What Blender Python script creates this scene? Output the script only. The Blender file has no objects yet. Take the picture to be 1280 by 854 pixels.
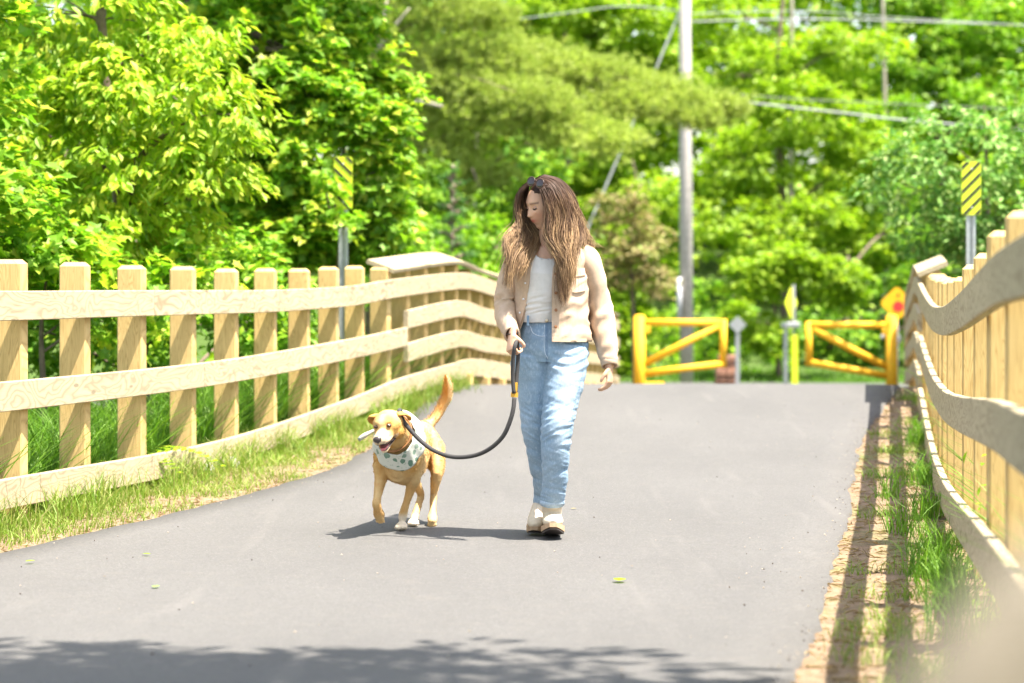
import bpy, math, random
import numpy as np
from mathutils import Vector, noise, Matrix
random.seed(7); np.random.seed(7)
scene = bpy.context.scene
col = scene.collection
PI = math.pi

# ------------------------------------------------------------ camera
CAMZ, F = 1.27, 3022.0
cd = bpy.data.cameras.new('camera'); cam = bpy.data.objects.new('camera', cd); col.objects.link(cam)
cam.location = (0, 0, CAMZ); cam.rotation_euler = (PI/2, 0, 0)
cd.sensor_width = 36; cd.lens = 85.0; cd.shift_y = -102/1280
cd.clip_start = 0.05; cd.clip_end = 2000
cd.dof.use_dof = True; cd.dof.focus_distance = 11.15; cd.dof.aperture_fstop = 2.5; cd.dof.aperture_blades = 0
scene.camera = cam

# ------------------------------------------------------------ light
SUN = Vector((0.37, -0.20, 1.0)).normalized()          # towards the sun
world = bpy.data.worlds.new("World"); scene.world = world; world.use_nodes = True
wn = world.node_tree; wn.nodes.clear()
sky = wn.nodes.new('ShaderNodeTexSky'); sky.sky_type = 'NISHITA'; sky.sun_disc = False
sky.sun_elevation = math.asin(SUN.z); sky.sun_rotation = math.atan2(SUN.x, SUN.y)
sky.air_density = 1.0; sky.dust_density = 2.0; sky.ozone_density = 1.0
bg = wn.nodes.new('ShaderNodeBackground'); bg.inputs['Strength'].default_value = 0.15
wo = wn.nodes.new('ShaderNodeOutputWorld')
hz = wn.nodes.new('ShaderNodeMix'); hz.data_type = 'RGBA'; hz.inputs[0].default_value = 0.45; hz.inputs[7].default_value = (2.6, 2.45, 2.2, 1)
wn.links.new(sky.outputs[0], hz.inputs[6]); wn.links.new(hz.outputs[2], bg.inputs[0]); wn.links.new(bg.outputs[0], wo.inputs[0])
sd = bpy.data.lights.new('sun', 'SUN'); sd.energy = 4.2; sd.angle = math.radians(0.5); sd.color = (1.0, 0.93, 0.83)
sun = bpy.data.objects.new('sun', sd); col.objects.link(sun); sun.location = (6, -4, 20)
sun.rotation_euler = (-SUN).to_track_quat('-Z', 'Y').to_euler()
scene.view_settings.view_transform = 'Standard'; scene.view_settings.look = 'None'
scene.view_settings.gamma = 1.0; scene.view_settings.exposure = 2.12
try: scene.view_settings.use_curve_mapping = False
except Exception: pass
scene.render.engine = 'CYCLES'
scene.cycles.max_bounces = 8; scene.cycles.diffuse_bounces = 5; scene.cycles.transmission_bounces = 4
scene.cycles.glossy_bounces = 2; scene.cycles.caustics_reflective = False; scene.cycles.caustics_refractive = False
scene.cycles.sample_clamp_indirect = 6

# ------------------------------------------------------------ helpers
def W(px, py, d):
    return np.array([(px-640)*d/F, d, CAMZ-(py-325)*d/F])

def tag(o, label=None, cat=None, group=None, kind=None):
    if label: o['label'] = label
    if cat: o['category'] = cat
    if group: o['group'] = group
    if kind: o['kind'] = kind
    return o
def thing(name, loc, label, cat, group=None, rz=0):
    o = bpy.data.objects.new(name, None); col.objects.link(o)
    o.location = loc; o.rotation_euler.z = rz; o.empty_display_size = 0.1
    return tag(o, label, cat, group)
def mesh_from(name, V, Fc, mats=None, smooth=True, uv=None, midx=None, tint=None):
    me = bpy.data.meshes.new(name)
    V = np.asarray(V, dtype=np.float32)
    if isinstance(Fc, np.ndarray):
        n, k = Fc.shape
        me.vertices.add(len(V)); me.vertices.foreach_set('co', V.ravel())
        me.loops.add(n*k); me.loops.foreach_set('vertex_index', Fc.ravel().astype(np.int32))
        me.polygons.add(n); me.polygons.foreach_set('loop_start', np.arange(0, n*k, k, dtype=np.int32))
        try: me.polygons.foreach_set('loop_total', np.full(n, k, dtype=np.int32))
        except Exception: pass
        me.update(calc_edges=True)
    else:
        me.from_pydata(V.tolist(), [], [list(map(int, f)) for f in Fc]); me.update()
    me.polygons.foreach_set('use_smooth', [smooth]*len(me.polygons))
    if mats:
        for m in (mats if isinstance(mats, (list, tuple)) else [mats]): me.materials.append(m)
    if midx is not None: me.polygons.foreach_set('material_index', np.asarray(midx, dtype=np.int32))
    if uv is not None:                     # uv per vertex
        uv = np.asarray(uv, dtype=np.float32)
        li = np.zeros(len(me.loops), dtype=np.int32); me.loops.foreach_get('vertex_index', li)
        l = me.uv_layers.new(name='UVMap'); l.data.foreach_set('uv', uv[li].ravel())
    if tint is not None:
        a = me.color_attributes.new('tint', 'FLOAT_COLOR', 'POINT')
        t = np.ones((len(V), 4), dtype=np.float32); t[:, :3] = tint
        a.data.foreach_set('color', t.ravel())
    return me
def link(name, me, parent=None, loc=None):
    o = bpy.data.objects.new(name, me); col.objects.link(o)
    if parent: o.parent = parent
    if loc is not None: o.location = loc
    return o
def wpos(o):
    p = Vector((0, 0, 0)); q = o
    while q: p += q.location; q = q.parent
    return p
def obj(name, V, Fc, mats, parent=None, **kw):
    """mesh given in world space; stored relative to its (unrotated) parent"""
    V = np.asarray(V, dtype=np.float64)
    if parent is not None: V = V - np.array(wpos(parent))
    return link(name, mesh_from(name, V, Fc, mats, **kw), parent)

class MB:
    """collects shapes into ONE mesh"""
    def __init__(s): s.V = []; s.F = []; s.UV = []; s.M = []; s.n = 0
    def add(s, V, Fc, uv=None, m=0):
        V = np.asarray(V, dtype=np.float64)
        s.V.append(V); s.F += [tuple(int(i)+s.n for i in f) for f in Fc]; s.M += [m]*len(Fc)
        s.UV.append(np.zeros((len(V), 2)) if uv is None else np.asarray(uv)); s.n += len(V); return s
    def box(s, c, h, m=0, R=None, bev=0.0):
        cx = np.array(c, dtype=float); h = np.array(h, dtype=float)
        if bev <= 0:
            P = np.array([[x, y, z] for x in (-1, 1) for y in (-1, 1) for z in (-1, 1)], dtype=float)*h
            Fc = [(0,1,3,2),(4,6,7,5),(0,4,5,1),(2,3,7,6),(0,2,6,4),(1,5,7,3)]
        else:
            P = []; Fc = []
            for sx in (-1, 1):
                for sy in (-1, 1):
                    for sz in (-1, 1):
                        a = np.array([sx, sy, sz])*h
                        P += [a-np.array([0, sy*bev, sz*bev]), a-np.array([sx*bev, 0, sz*bev]), a-np.array([sx*bev, sy*bev, 0])]
            P = np.array(P)
            def I(sx, sy, sz, k): return ((sx > 0)*4+(sy > 0)*2+(sz > 0))*3+k
            Fc += [(I(1,-1,-1,0),I(1,1,-1,0),I(1,1,1,0),I(1,-1,1,0)), (I(-1,-1,-1,0),I(-1,-1,1,0),I(-1,1,1,0),I(-1,1,-1,0)),
                   (I(-1,1,-1,1),I(-1,1,1,1),I(1,1,1,1),I(1,1,-1,1)), (I(-1,-1,-1,1),I(1,-1,-1,1),I(1,-1,1,1),I(-1,-1,1,1)),
                   (I(-1,-1,1,2),I(1,-1,1,2),I(1,1,1,2),I(-1,1,1,2)), (I(-1,-1,-1,2),I(-1,1,-1,2),I(1,1,-1,2),I(1,-1,-1,2))]
            for a in (-1, 1):
                for b in (-1, 1):
                    Fc += [(I(a,b,-1,0),I(a,b,1,0),I(a,b,1,1),I(a,b,-1,1)), (I(a,-1,b,0),I(a,1,b,0),I(a,1,b,2),I(a,-1,b,2)),
                           (I(-1,a,b,1),I(1,a,b,1),I(1,a,b,2),I(-1,a,b,2))]
                    for c3 in (-1, 1): Fc += [(I(a,b,c3,0),I(a,b,c3,1),I(a,b,c3,2))]
        uv = np.stack([P[:, 2] if h[2] >= max(h[0], h[1]) else (P[:, 0] if h[0] > h[1] else P[:, 1]), P[:, 0]+P[:, 1]*0.7], 1)
        if R is not None: P = P @ np.array(R).T
        return s.add(P+cx, Fc, uv, m)
    def tube(s, pts, r, n=8, m=0, cap=True, ref=None):
        V, Fc, uv = tube(pts, r, n, cap, ref); return s.add(V, Fc, uv, m)
    def ball(s, c, r, m=0, nu=14, nv=8, R=None):
        V, Fc = sphere(nu, nv); V = V*np.array(r)
        if R is not None: V = V @ np.array(R).T
        return s.add(V+np.array(c), Fc, None, m)
    def data(s): return np.concatenate(s.V), s.F
    def build(s, name, mats, parent=None, smooth=False, **kw):
        V = np.concatenate(s.V)
        o = obj(name, V, s.F, mats, parent, smooth=smooth, uv=np.concatenate(s.UV), midx=s.M, **kw)
        fixn(o.data); return o
def fixn(me):
    import bmesh
    bm = bmesh.new(); bm.from_mesh(me); bmesh.ops.recalc_face_normals(bm, faces=bm.faces[:]); bm.to_mesh(me); bm.free()
def sphere(nu=14, nv=8):
    V = [(0, 0, 1)]
    for j in range(1, nv):
        t = PI*j/nv
        for i in range(nu):
            a = 2*PI*i/nu; V.append((math.sin(t)*math.cos(a), math.sin(t)*math.sin(a), math.cos(t)))
    V.append((0, 0, -1)); Fc = []
    for i in range(nu): Fc.append((0, 1+i, 1+(i+1) % nu))
    for j in range(nv-2):
        for i in range(nu):
            a = 1+j*nu; b = a+nu; Fc.append((a+i, b+i, b+(i+1) % nu, a+(i+1) % nu))
    a = 1+(nv-2)*nu
    for i in range(nu): Fc.append((a+i, len(V)-1, a+(i+1) % nu))
    return np.array(V), Fc
def tube(pts, r, n=8, cap=True, ref=None):
    """r: scalar / list of scalars / list of (ra, rb); ref: direction of the ra axis"""
    P = np.array(pts, dtype=float); k = len(P)
    if np.isscalar(r): r = [r]*k
    T = np.gradient(P, axis=0) if k > 2 else np.repeat((P[1]-P[0])[None], k, 0)
    T = T/np.maximum(np.linalg.norm(T, axis=1, keepdims=True), 1e-9)
    if ref is None:
        ref = np.array([1., 0, 0]) if abs(T[0][0]) < 0.8 else np.array([0, 1., 0])
    A = np.array(ref, dtype=float); V = []; uv = []; L = 0
    for i in range(k):
        A = A - T[i]*np.dot(A, T[i]); A = A/np.linalg.norm(A); B = np.cross(T[i], A)
        ra, rb = r[i] if isinstance(r[i], (tuple, list, np.ndarray)) else (r[i], r[i])
        if i: L += np.linalg.norm(P[i]-P[i-1])
        for j in range(n):
            a = 2*PI*j/n; V.append(P[i]+A*ra*math.cos(a)+B*rb*math.sin(a)); uv.append((L, j/n*0.3))
    Fc = [(i*n+j, i*n+(j+1) % n, (i+1)*n+(j+1) % n, (i+1)*n+j) for i in range(k-1) for j in range(n)]
    if cap:
        V.append(P[0]); uv.append((0, 0)); c0 = len(V)-1; V.append(P[-1]); uv.append((L, 0)); c1 = len(V)-1
        Fc += [(c0, (j+1) % n, j) for j in range(n)] + [(c1, (k-1)*n+j, (k-1)*n+(j+1) % n) for j in range(n)]
    return np.array(V), Fc, np.array(uv)
def spline(pts, n):
    """Catmull-Rom through the points (any dimension), n samples"""
    P = np.array(pts, dtype=float); P = np.vstack([2*P[0]-P[1], P, 2*P[-1]-P[-2]]); m = len(P)-3; out = []
    for t in np.linspace(0, m-1e-6, n):
        i = int(t); u = t-i; a, b, c, d = P[i:i+4]
        out.append(0.5*((2*b)+(c-a)*u+(2*a-5*b+4*c-d)*u*u+(3*b-a-3*c+d)*u**3))
    return np.array(out)
import bisect
_pc = {}
def interp(x, xs, ys):
    """smooth monotone interpolation"""
    k = (tuple(xs), tuple(ys)) if len(xs) < 6 else (id(xs), id(ys))
    if k not in _pc:
        h = [q-p for p, q in zip(xs, xs[1:])]; dl = [(q-p)/w for p, q, w in zip(ys, ys[1:], h)]
        m = [dl[0]]+[0 if u*v <= 0 else 2*u*v/(u+v) for u, v in zip(dl, dl[1:])]+[dl[-1]]; _pc[k] = (xs, ys, h, m)
    xs, ys, h, m = _pc[k]; x = min(max(x, xs[0]), xs[-1]); i = min(max(bisect.bisect_left(xs, x)-1, 0), len(h)-1)
    t = (x-xs[i])/h[i]; t2 = t*t; t3 = t2*t
    return (2*t3-3*t2+1)*ys[i]+(t3-2*t2+t)*h[i]*m[i]+(3*t2-2*t3)*ys[i+1]+(t3-t2)*h[i]*m[i+1]
def remesh(mb, voxel, smooth=4, fac=0.5):
    V, Fc = mb.data()
    me = mesh_from('tmp', V, Fc); fixn(me); o = link('tmp', me)
    m = o.modifiers.new('r', 'REMESH'); m.mode = 'VOXEL'; m.voxel_size = voxel; m.adaptivity = 0
    if smooth:
        q = o.modifiers.new('s', 'SMOOTH'); q.factor = fac; q.iterations = smooth
    dg = bpy.context.evaluated_depsgraph_get(); dg.update()
    ev = o.evaluated_get(dg); r = bpy.data.meshes.new_from_object(ev)
    V = np.zeros(len(r.vertices)*3, dtype=np.float32); r.vertices.foreach_get('co', V)
    N = np.zeros(len(r.vertices)*3, dtype=np.float32); r.vertices.foreach_get('normal', N)
    L = np.zeros(len(r.loops), dtype=np.int32); r.loops.foreach_get('vertex_index', L)
    st = np.zeros(len(r.polygons), dtype=np.int32); r.polygons.foreach_get('loop_start', st)
    tot = np.diff(np.append(st, len(L)))
    if len(set(tot.tolist())) == 1: Fo = L.reshape(-1, tot[0])
    else: Fo = [L[a:a+t] for a, t in zip(st, tot)]
    bpy.data.objects.remove(o); bpy.data.meshes.remove(me); bpy.data.meshes.remove(r)
    return V.reshape(-1, 3).astype(float), N.reshape(-1, 3).astype(float), Fo
def nz(p, s=1.0, seed=0.0):
    return noise.noise(Vector((p[0]*s+seed, p[1]*s+seed*1.7, p[2]*s-seed)))

# ------------------------------------------------------------ materials
class NT:
    def __init__(s, name):
        s.m = bpy.data.materials.new(name); s.m.use_nodes = True; s.t = s.m.node_tree; s.t.nodes.clear()
        s.out = s.t.nodes.new('ShaderNodeOutputMaterial')
    def n(s, typ, **kw):
        o = s.t.nodes.new('ShaderNode'+typ)
        for k, v in kw.items():
            if k.startswith('_'): setattr(o, k[1:], v)
            else:
                key = k.replace('__', ' ')
                s.set(o.inputs[int(key[1:])] if key[0] == 'i' and key[1:].isdigit() else o.inputs[key], v)
        return o
    def set(s, inp, v):
        if hasattr(v, 'is_output') or isinstance(v, bpy.types.NodeSocket): s.t.links.new(v, inp)
        else:
            if isinstance(v, tuple) and len(v) == 3 and inp.type == 'RGBA': v = v+(1,)
            inp.default_value = v
    def mix(s, f, a, b, mode='MIX'):
        o = s.t.nodes.new('ShaderNodeMix'); o.data_type = 'RGBA'; o.blend_type = mode
        s.set(o.inputs[0], f); s.set(o.inputs[6], a); s.set(o.inputs[7], b); return o.outputs[2]
    def math(s, op, a, b=0.0, clamp=False):
        o = s.t.nodes.new('ShaderNodeMath'); o.operation = op; o.use_clamp = clamp
        s.set(o.inputs[0], a); s.set(o.inputs[1], b); return o.outputs[0]
    def ramp(s, f, stops):
        o = s.t.nodes.new('ShaderNodeValToRGB'); s.set(o.inputs[0], f); e = o.color_ramp.elements
        while len(e) < len(stops): e.new(0.5)
        for x, (p, c) in zip(e, stops):
            x.position = p; x.color = c+(1,) if isinstance(c, tuple) else (c, c, c, 1)
        return o.outputs[0]
    def noise(s, vec, scale, detail=3, rough=0.5, dist=0.0):
        return s.n('TexNoise', Vector=vec, Scale=scale, Detail=detail, Roughness=rough, Distortion=dist).outputs[0]
    def pos(s): return s.n('NewGeometry').outputs['Position']
    def objc(s): return s.n('TexCoord').outputs['Object']
    def mapv(s, vec, scale=(1,1,1), loc=(0,0,0)):
        o = s.n('Mapping', Vector=vec); o.inputs['Scale'].default_value = scale; o.inputs['Location'].default_value = loc; return o.outputs[0]
    def bump(s, h, strength=0.3, dist=0.01):
        return s.n('Bump', Height=h, Strength=strength, Distance=dist).outputs[0]
    def surf(s, sh): s.t.links.new(sh, s.out.inputs[0]); return s.m
    def pbr(s, color, rough=0.6, normal=None, metal=0.0, spec=0.5, **kw):
        o = s.n('BsdfPrincipled'); s.set(o.inputs['Base Color'], color); s.set(o.inputs['Roughness'], rough)
        s.set(o.inputs['Metallic'], metal); s.set(o.inputs['Specular IOR Level'], spec)
        if normal is not None: s.set(o.inputs['Normal'], normal)
        for k, v in kw.items(): s.set(o.inputs[k.replace('_', ' ')], v)
        return s.surf(o.outputs[0])

def flat(name, c, rough=0.55, metal=0.0, vary=0.12, scale=30, spec=0.5):
    t = NT(name); n = t.noise(t.objc(), scale, 4)
    d = tuple(x*(1-vary) for x in c); e = tuple(min(1, x*(1+vary)) for x in c)
    return t.pbr(t.ramp(n, [(0.3, d), (0.7, e)]), rough, t.bump(n, 0.15, 0.002), metal, spec)

def wood_mat(name, base, dark, grain=1.0):
    t = NT(name); uv = t.n('TexCoord').outputs['UV']; rnd = t.n('ObjectInfo').outputs['Random']
    off = t.n('CombineXYZ', X=t.math('MULTIPLY', rnd, 31.0), Y=t.math('MULTIPLY', rnd, 7.0)).outputs[0]
    v = t.n('VectorMath', _operation='ADD', i0=uv, i1=off).outputs[0]
    warp = t.noise(t.mapv(v, (2.2, 7, 1)), 1.0, 2, 0.5, 0.6)                      # cathedral figure
    st = t.n('SeparateXYZ', Vector=v)
    ph = t.math('ADD', t.math('MULTIPLY', st.outputs[1], 40.0), t.math('MULTIPLY', warp, 26.0*grain))
    ring = t.math('PINGPONG', ph, 1.0)
    ring = t.math('POWER', ring, 2.2)
    fine = t.noise(t.mapv(v, (6, 260, 1)), 1.0, 3, 0.6)
    blot = t.noise(t.mapv(v, (1.5, 5, 1)), 1.0, 3, 0.5)
    vor = t.n('TexVoronoi', Vector=t.mapv(v, (2.6, 9, 1)), Scale=1.0).outputs['Distance']
    knot = t.math('LESS_THAN', vor, 0.10)
    pale = tuple(min(1, x*1.12) for x in base)
    c = t.mix(t.ramp(blot, [(0.35, 0.0), (0.7, 1.0)]), base, pale)
    c = t.mix(t.math('MULTIPLY', ring, 0.8), c, dark)
    c = t.mix(t.math('MULTIPLY', t.ramp(fine, [(0.45, 0.0), (0.75, 1.0)]), 0.3), c, dark)
    c = t.mix(t.math('MULTIPLY', knot, 0.7), c, tuple(x*0.35 for x in dark))
    c = t.mix(t.math('MULTIPLY', rnd, 0.35), c, tuple(x*0.8 for x in base))
    return t.pbr(c, 0.7, t.bump(t.math('ADD', fine, t.math('MULTIPLY', ring, 0.5)), 0.25, 0.002), 0, 0.25)

M_POST = wood_mat('treated_pine_post', (0.60, 0.43, 0.18), (0.36, 0.22, 0.07), 1.0)
M_RAIL = wood_mat('pale_pine_rail', (0.44, 0.365, 0.235), (0.20, 0.145, 0.08), 0.8)

def asphalt():
    t = NT('asphalt'); p = t.pos()
    big = t.noise(t.mapv(p, (1, 0.35, 1)), 0.9, 4, 0.6); mid = t.noise(p, 9, 5, 0.6)
    fine = t.n('TexVoronoi', Vector=p, Scale=150.0).outputs['Color']
    fv = t.n('SeparateColor', Color=fine).outputs[0]
    sp = t.n('TexVoronoi', Vector=p, Scale=60.0)
    stone = t.math('LESS_THAN', sp.outputs['Distance'], 0.16)
    c = t.ramp(big, [(0.3, (0.098, 0.095, 0.091)), (0.7, (0.128, 0.124, 0.118))])
    c = t.mix(t.math('MULTIPLY', fv, 0.75), c, (0.066, 0.063, 0.06))
    c = t.mix(t.ramp(mid, [(0.55, 0.0), (0.8, 0.35)]), c, (0.14, 0.126, 0.11))
    c = t.mix(t.math('MULTIPLY', stone, 0.8), c, (0.19, 0.175, 0.16))
    # dust tracks and faint tyre scuffs running along the way
    sc = t.noise(t.mapv(p, (5.5, 0.4, 1)), 1.3, 3, 0.5)
    c = t.mix(t.ramp(sc, [(0.6, 0.0), (0.75, 0.28)]), c, (0.15, 0.14, 0.13))
    h = t.math('ADD', fv, t.math('MULTIPLY', mid, 1.2))
    return t.pbr(c, 0.82, t.bump(h, 0.5, 0.004), 0, 0.3)
M_ASPH = asphalt()

def ground_mat():
    t = NT('ground_soil'); p = t.pos()
    a = t.noise(p, 1.3, 5, 0.6); b = t.noise(p, 14, 6, 0.7); c3 = t.noise(t.mapv(p, (60, 20, 20)), 1, 3, 0.7)
    straw = t.ramp(b, [(0.3, (0.10, 0.066, 0.045)), (0.52, (0.22, 0.155, 0.10)), (0.75, (0.32, 0.235, 0.16))])
    moss = t.ramp(b, [(0.3, (0.05, 0.08, 0.02)), (0.7, (0.16, 0.21, 0.05))])
    x = t.mix(t.ramp(a, [(0.52, 0.0), (0.68, 0.75)]), straw, moss)
    x = t.mix(t.ramp(c3, [(0.5, 0.0), (0.7, 0.5)]), x, (0.22, 0.15, 0.09))
    # beyond the fences it is forest floor
    sx = t.n('SeparateXYZ', Vector=p)
    lx = t.math('SUBTRACT', sx.outputs[0], t.math('MULTIPLY', sx.outputs[1], 0.19))
    f1 = t.math('LESS_THAN', lx, -5.0); f2 = t.math('GREATER_THAN', lx, 1.5); f3 = t.math('GREATER_THAN', sx.outputs[1], 37.0)
    f = t.math('ADD', t.math('ADD', f1, f2), f3, True)
    x = t.mix(f, x, t.ramp(b, [(0.3, (0.03, 0.05, 0.012)), (0.7, (0.09, 0.15, 0.03))]))
    return t.pbr(x, 0.95, t.bump(t.math('ADD', b, c3), 0.6, 0.02), 0, 0.15)
M_GROUND = ground_mat()

def leaf_mat(name, cols, trans=0.5, gloss=0.04, backpale=True):
    """cols: list of albedo stops over a random value per leaf"""
    t = NT(name); g = t.n('NewGeometry'); r = g.outputs['Random Per Island']
    k = len(cols); c = t.ramp(r, [(i/max(1, k-1)*0.94+0.03, cc) for i, cc in enumerate(cols)])
    pn = t.noise(g.outputs['Position'], 0.9, 2)
    c = t.mix(t.ramp(pn, [(0.35, 0.35), (0.65, 0.0)]), c, tuple(x*0.62 for x in cols[0]))
    d = t.n('BsdfDiffuse', Color=c); tr = t.n('BsdfTranslucent', Color=t.mix(0.6, c, (0.55, 0.75, 0.06), 'MULTIPLY'))
    brt = t.mix(1.0, c, (1.3, 1.45, 0.8), 'MULTIPLY'); t.set(tr.inputs[0], brt)
    gl = t.n('BsdfGlossy', Color=(0.75, 0.9, 0.5), Roughness=0.5)
    a = t.n('MixShader', i0=trans, i1=d.outputs[0], i2=tr.outputs[0]); b = t.n('MixShader', i0=gloss, i1=a.outputs[0], i2=gl.outputs[0])
    return t.surf(b.outputs[0])
L_CHERRY = leaf_mat('leaf_spring_yellow_green', [(0.165, 0.304, 0.012), (0.275, 0.430, 0.018), (0.396, 0.525, 0.030), (0.484, 0.493, 0.050)])
L_MAPLE = leaf_mat('leaf_maple_green', [(0.161, 0.323, 0.020), (0.115, 0.270, 0.015), (0.228, 0.414, 0.023), (0.388, 0.558, 0.037), (0.594, 0.600, 0.063)])
L_DEEP = leaf_mat('leaf_deep_green', [(0.098, 0.237, 0.020), (0.180, 0.361, 0.025), (0.358, 0.530, 0.028)], 0.3)
L_LIME = leaf_mat('leaf_lime', [(0.156, 0.281, 0.011), (0.270, 0.402, 0.016), (0.426, 0.549, 0.029)])
L_MID = leaf_mat('leaf_mid_green', [(0.098, 0.241, 0.011), (0.195, 0.354, 0.016), (0.320, 0.482, 0.029)])
L_SHRUB = leaf_mat('leaf_blue_green', [(0.069, 0.193, 0.031), (0.137, 0.304, 0.051), (0.259, 0.442, 0.104), (0.397, 0.468, 0.177)], 0.35, 0.05)
L_PINE = leaf_mat('pine_needle', [(0.230, 0.309, 0.057), (0.374, 0.463, 0.092), (0.575, 0.600, 0.161)], 0.35, 0.04)
L_SPRUCE = leaf_mat('fir_needle', [(0.057, 0.161, 0.040), (0.128, 0.281, 0.069)], 0.25, 0.06)
L_DEAD = leaf_mat('withered_leaf', [(0.26, 0.20, 0.09), (0.36, 0.28, 0.14), (0.24, 0.32, 0.06)], 0.3, 0.03)
L_GRASS = leaf_mat('grass_blade', [(0.10, 0.19, 0.015), (0.17, 0.28, 0.025), (0.26, 0.34, 0.06), (0.38, 0.33, 0.14)], 0.35, 0.04)
L_TALL = leaf_mat('tall_grass_blade', [(0.06, 0.16, 0.012), (0.11, 0.24, 0.02), (0.19, 0.33, 0.035)], 0.4, 0.04)
M_BARK = flat('bark', (0.17, 0.13, 0.095), 0.9, 0, 0.4, 14, 0.1)
M_BARKP = flat('bark_pale', (0.33, 0.29, 0.23), 0.9, 0, 0.3, 14, 0.1)
# ============================================================ TERRAIN
ZY = [-60, -5, 3, 5, 7, 9, 11, 14, 17, 19, 21.2, 22.5, 25, 30, 36, 40, 46, 52, 62, 90, 240]
ZZ = [0.34, 0.34, 0.32, 0.25, 0.13, 0.045, 0.0, 0.0, 0.055, 0.12, 0.178, 0.085, -0.06, -0.33, -0.66, -0.95, -1.2, -0.95, 0.0, 3.0, 9.0]
def zr(y): return interp(y, ZY, ZZ)
LY = [-10, 3, 7, 10.5, 13, 15.3, 18, 20.5, 21.5, 27, 35, 42]
LX = [-5.2, -4.0, -3.05, -2.23, -1.5, -1.02, -0.78, -0.62, -0.44, 0.36, 1.55, 2.5]
RY = [-10, 0, 4, 6.3, 7, 9, 11.8, 17.2, 19.3, 21.5, 36, 42]
RX = [-0.75, -0.1, 0.38, 0.70, 0.83, 1.16, 1.62, 2.5, 2.98, 3.42, 5.7, 6.6]
def pl(y): return interp(y, LY, LX)
def pr(y): return interp(y, RY, RX)
FLY = [-6, 4, 12.06, 12.89, 18.93, 21.5, 35]
FLX = [-5.95, -4.12, -2.41, -2.24, -0.94, -0.45, 1.52]
FRY = [-4, 2, 5.8, 8.94, 12.5, 14.5, 19.3, 26, 35.5]
FRX = [-0.15, 0.72, 1.25, 1.72, 2.25, 2.55, 3.28, 4.28, 5.80]
def fl(y): return interp(y, FLY, FLX)
def fr(y): return interp(y, FRY, FRX)
def sstep(a, b, x):
    t = min(1, max(0, (x-a)/(b-a))); return t*t*(3-2*t)
def G(x, y):
    z = zr(y)-0.032
    dl = fl(y)-0.12-x; dr = x-fr(y)-0.12; o = max(dl, dr)
    k = sstep(0, 3.0, o)
    amp = 0.35 + 0.9*sstep(17, 21, y)*(1-sstep(34, 38, y))
    if y < 44: z -= k*amp
    if o > 0: z += min(o, 3)*0.05*nz((x, y, 0), 0.9, 3)
    if o > 8: z += sstep(8, 60, o)*4.0
    inside = (pl(y) < x < pr(y))
    if not inside and o <= 0: z += 0.018*nz((x, y, 0), 6, 5)+0.012*nz((x, y, 0), 19, 2)
    return z
def axis(segs):
    out = []
    for a, b, s in segs: out += list(np.arange(a, b, s))
    return np.array(out+[segs[-1][1]])
xs = axis([(-240, -30, 30), (-30, -8, 2.0), (-8, -4, .4), (-4, 4.5, .09), (4.5, 9, .4), (9, 31, 2), (31, 240, 30)])
ys = axis([(-60, -4, 6), (-4, 4, .5), (4, 24, .12), (24, 40, .5), (40, 64, 1.5), (64, 240, 16)])
V = [(x, y, G(x, y)) for y in ys for x in xs]; nx = len(xs)
Fc = np.array([(j*nx+i, j*nx+i+1, (j+1)*nx+i+1, (j+1)*nx+i) for j in range(len(ys)-1) for i in range(nx-1)])
tag(obj('ground', V, Fc, M_GROUND), kind='structure')

# the asphalt path: slab lying on the ground with ragged crumbled edges
V = []; Fc = []; yy = list(np.arange(-9, 24, 0.08))+list(np.arange(24, 41, 0.5)); K = 15
for y in yy:
    a = pl(y)+0.03*nz((0, y, 0), 2.5, 1)+0.02*nz((0, y, 0), 11, 4); b = pr(y)+0.035*nz((3, y, 0), 2.2, 8)+0.025*nz((3, y, 0), 12, 4)
    for i in range(K):
        u = i/(K-1); x = a+(b-a)*u; crown = 0.010*(1-(2*u-1)**2)
        V.append((x, y, zr(y)-0.010+crown))
    V.append((a-0.015, y, zr(y)-0.06)); V.append((b+0.015, y, zr(y)-0.06))
S = K+2
for j in range(len(yy)-1):
    o_ = j*S; q = o_+S
    for i in range(K-1): Fc.append((o_+i, o_+i+1, q+i+1, q+i))
    Fc.append((o_+K, o_, q, q+K)); Fc.append((o_+K-1, o_+K+1, q+K+1, q+K-1))
tag(obj('path', V, Fc, M_ASPH), kind='structure')
# the street that crosses beyond the gates
V = []; Fc = []; xsr = np.arange(-60, 61, 4.0)
for x in xsr:
    for y, dz in ((40.6, -0.02), (40.7, 0.05), (46.4, 0.05), (46.5, -0.02)):
        V.append((x, y, G(x, y)+dz+0.10))
for i in range(len(xsr)-1):
    for k in range(3): Fc.append((i*4+k, i*4+4+k, i*4+5+k, i*4+1+k))
tag(obj('street', V, Fc, M_ASPH), kind='structure')

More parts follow.
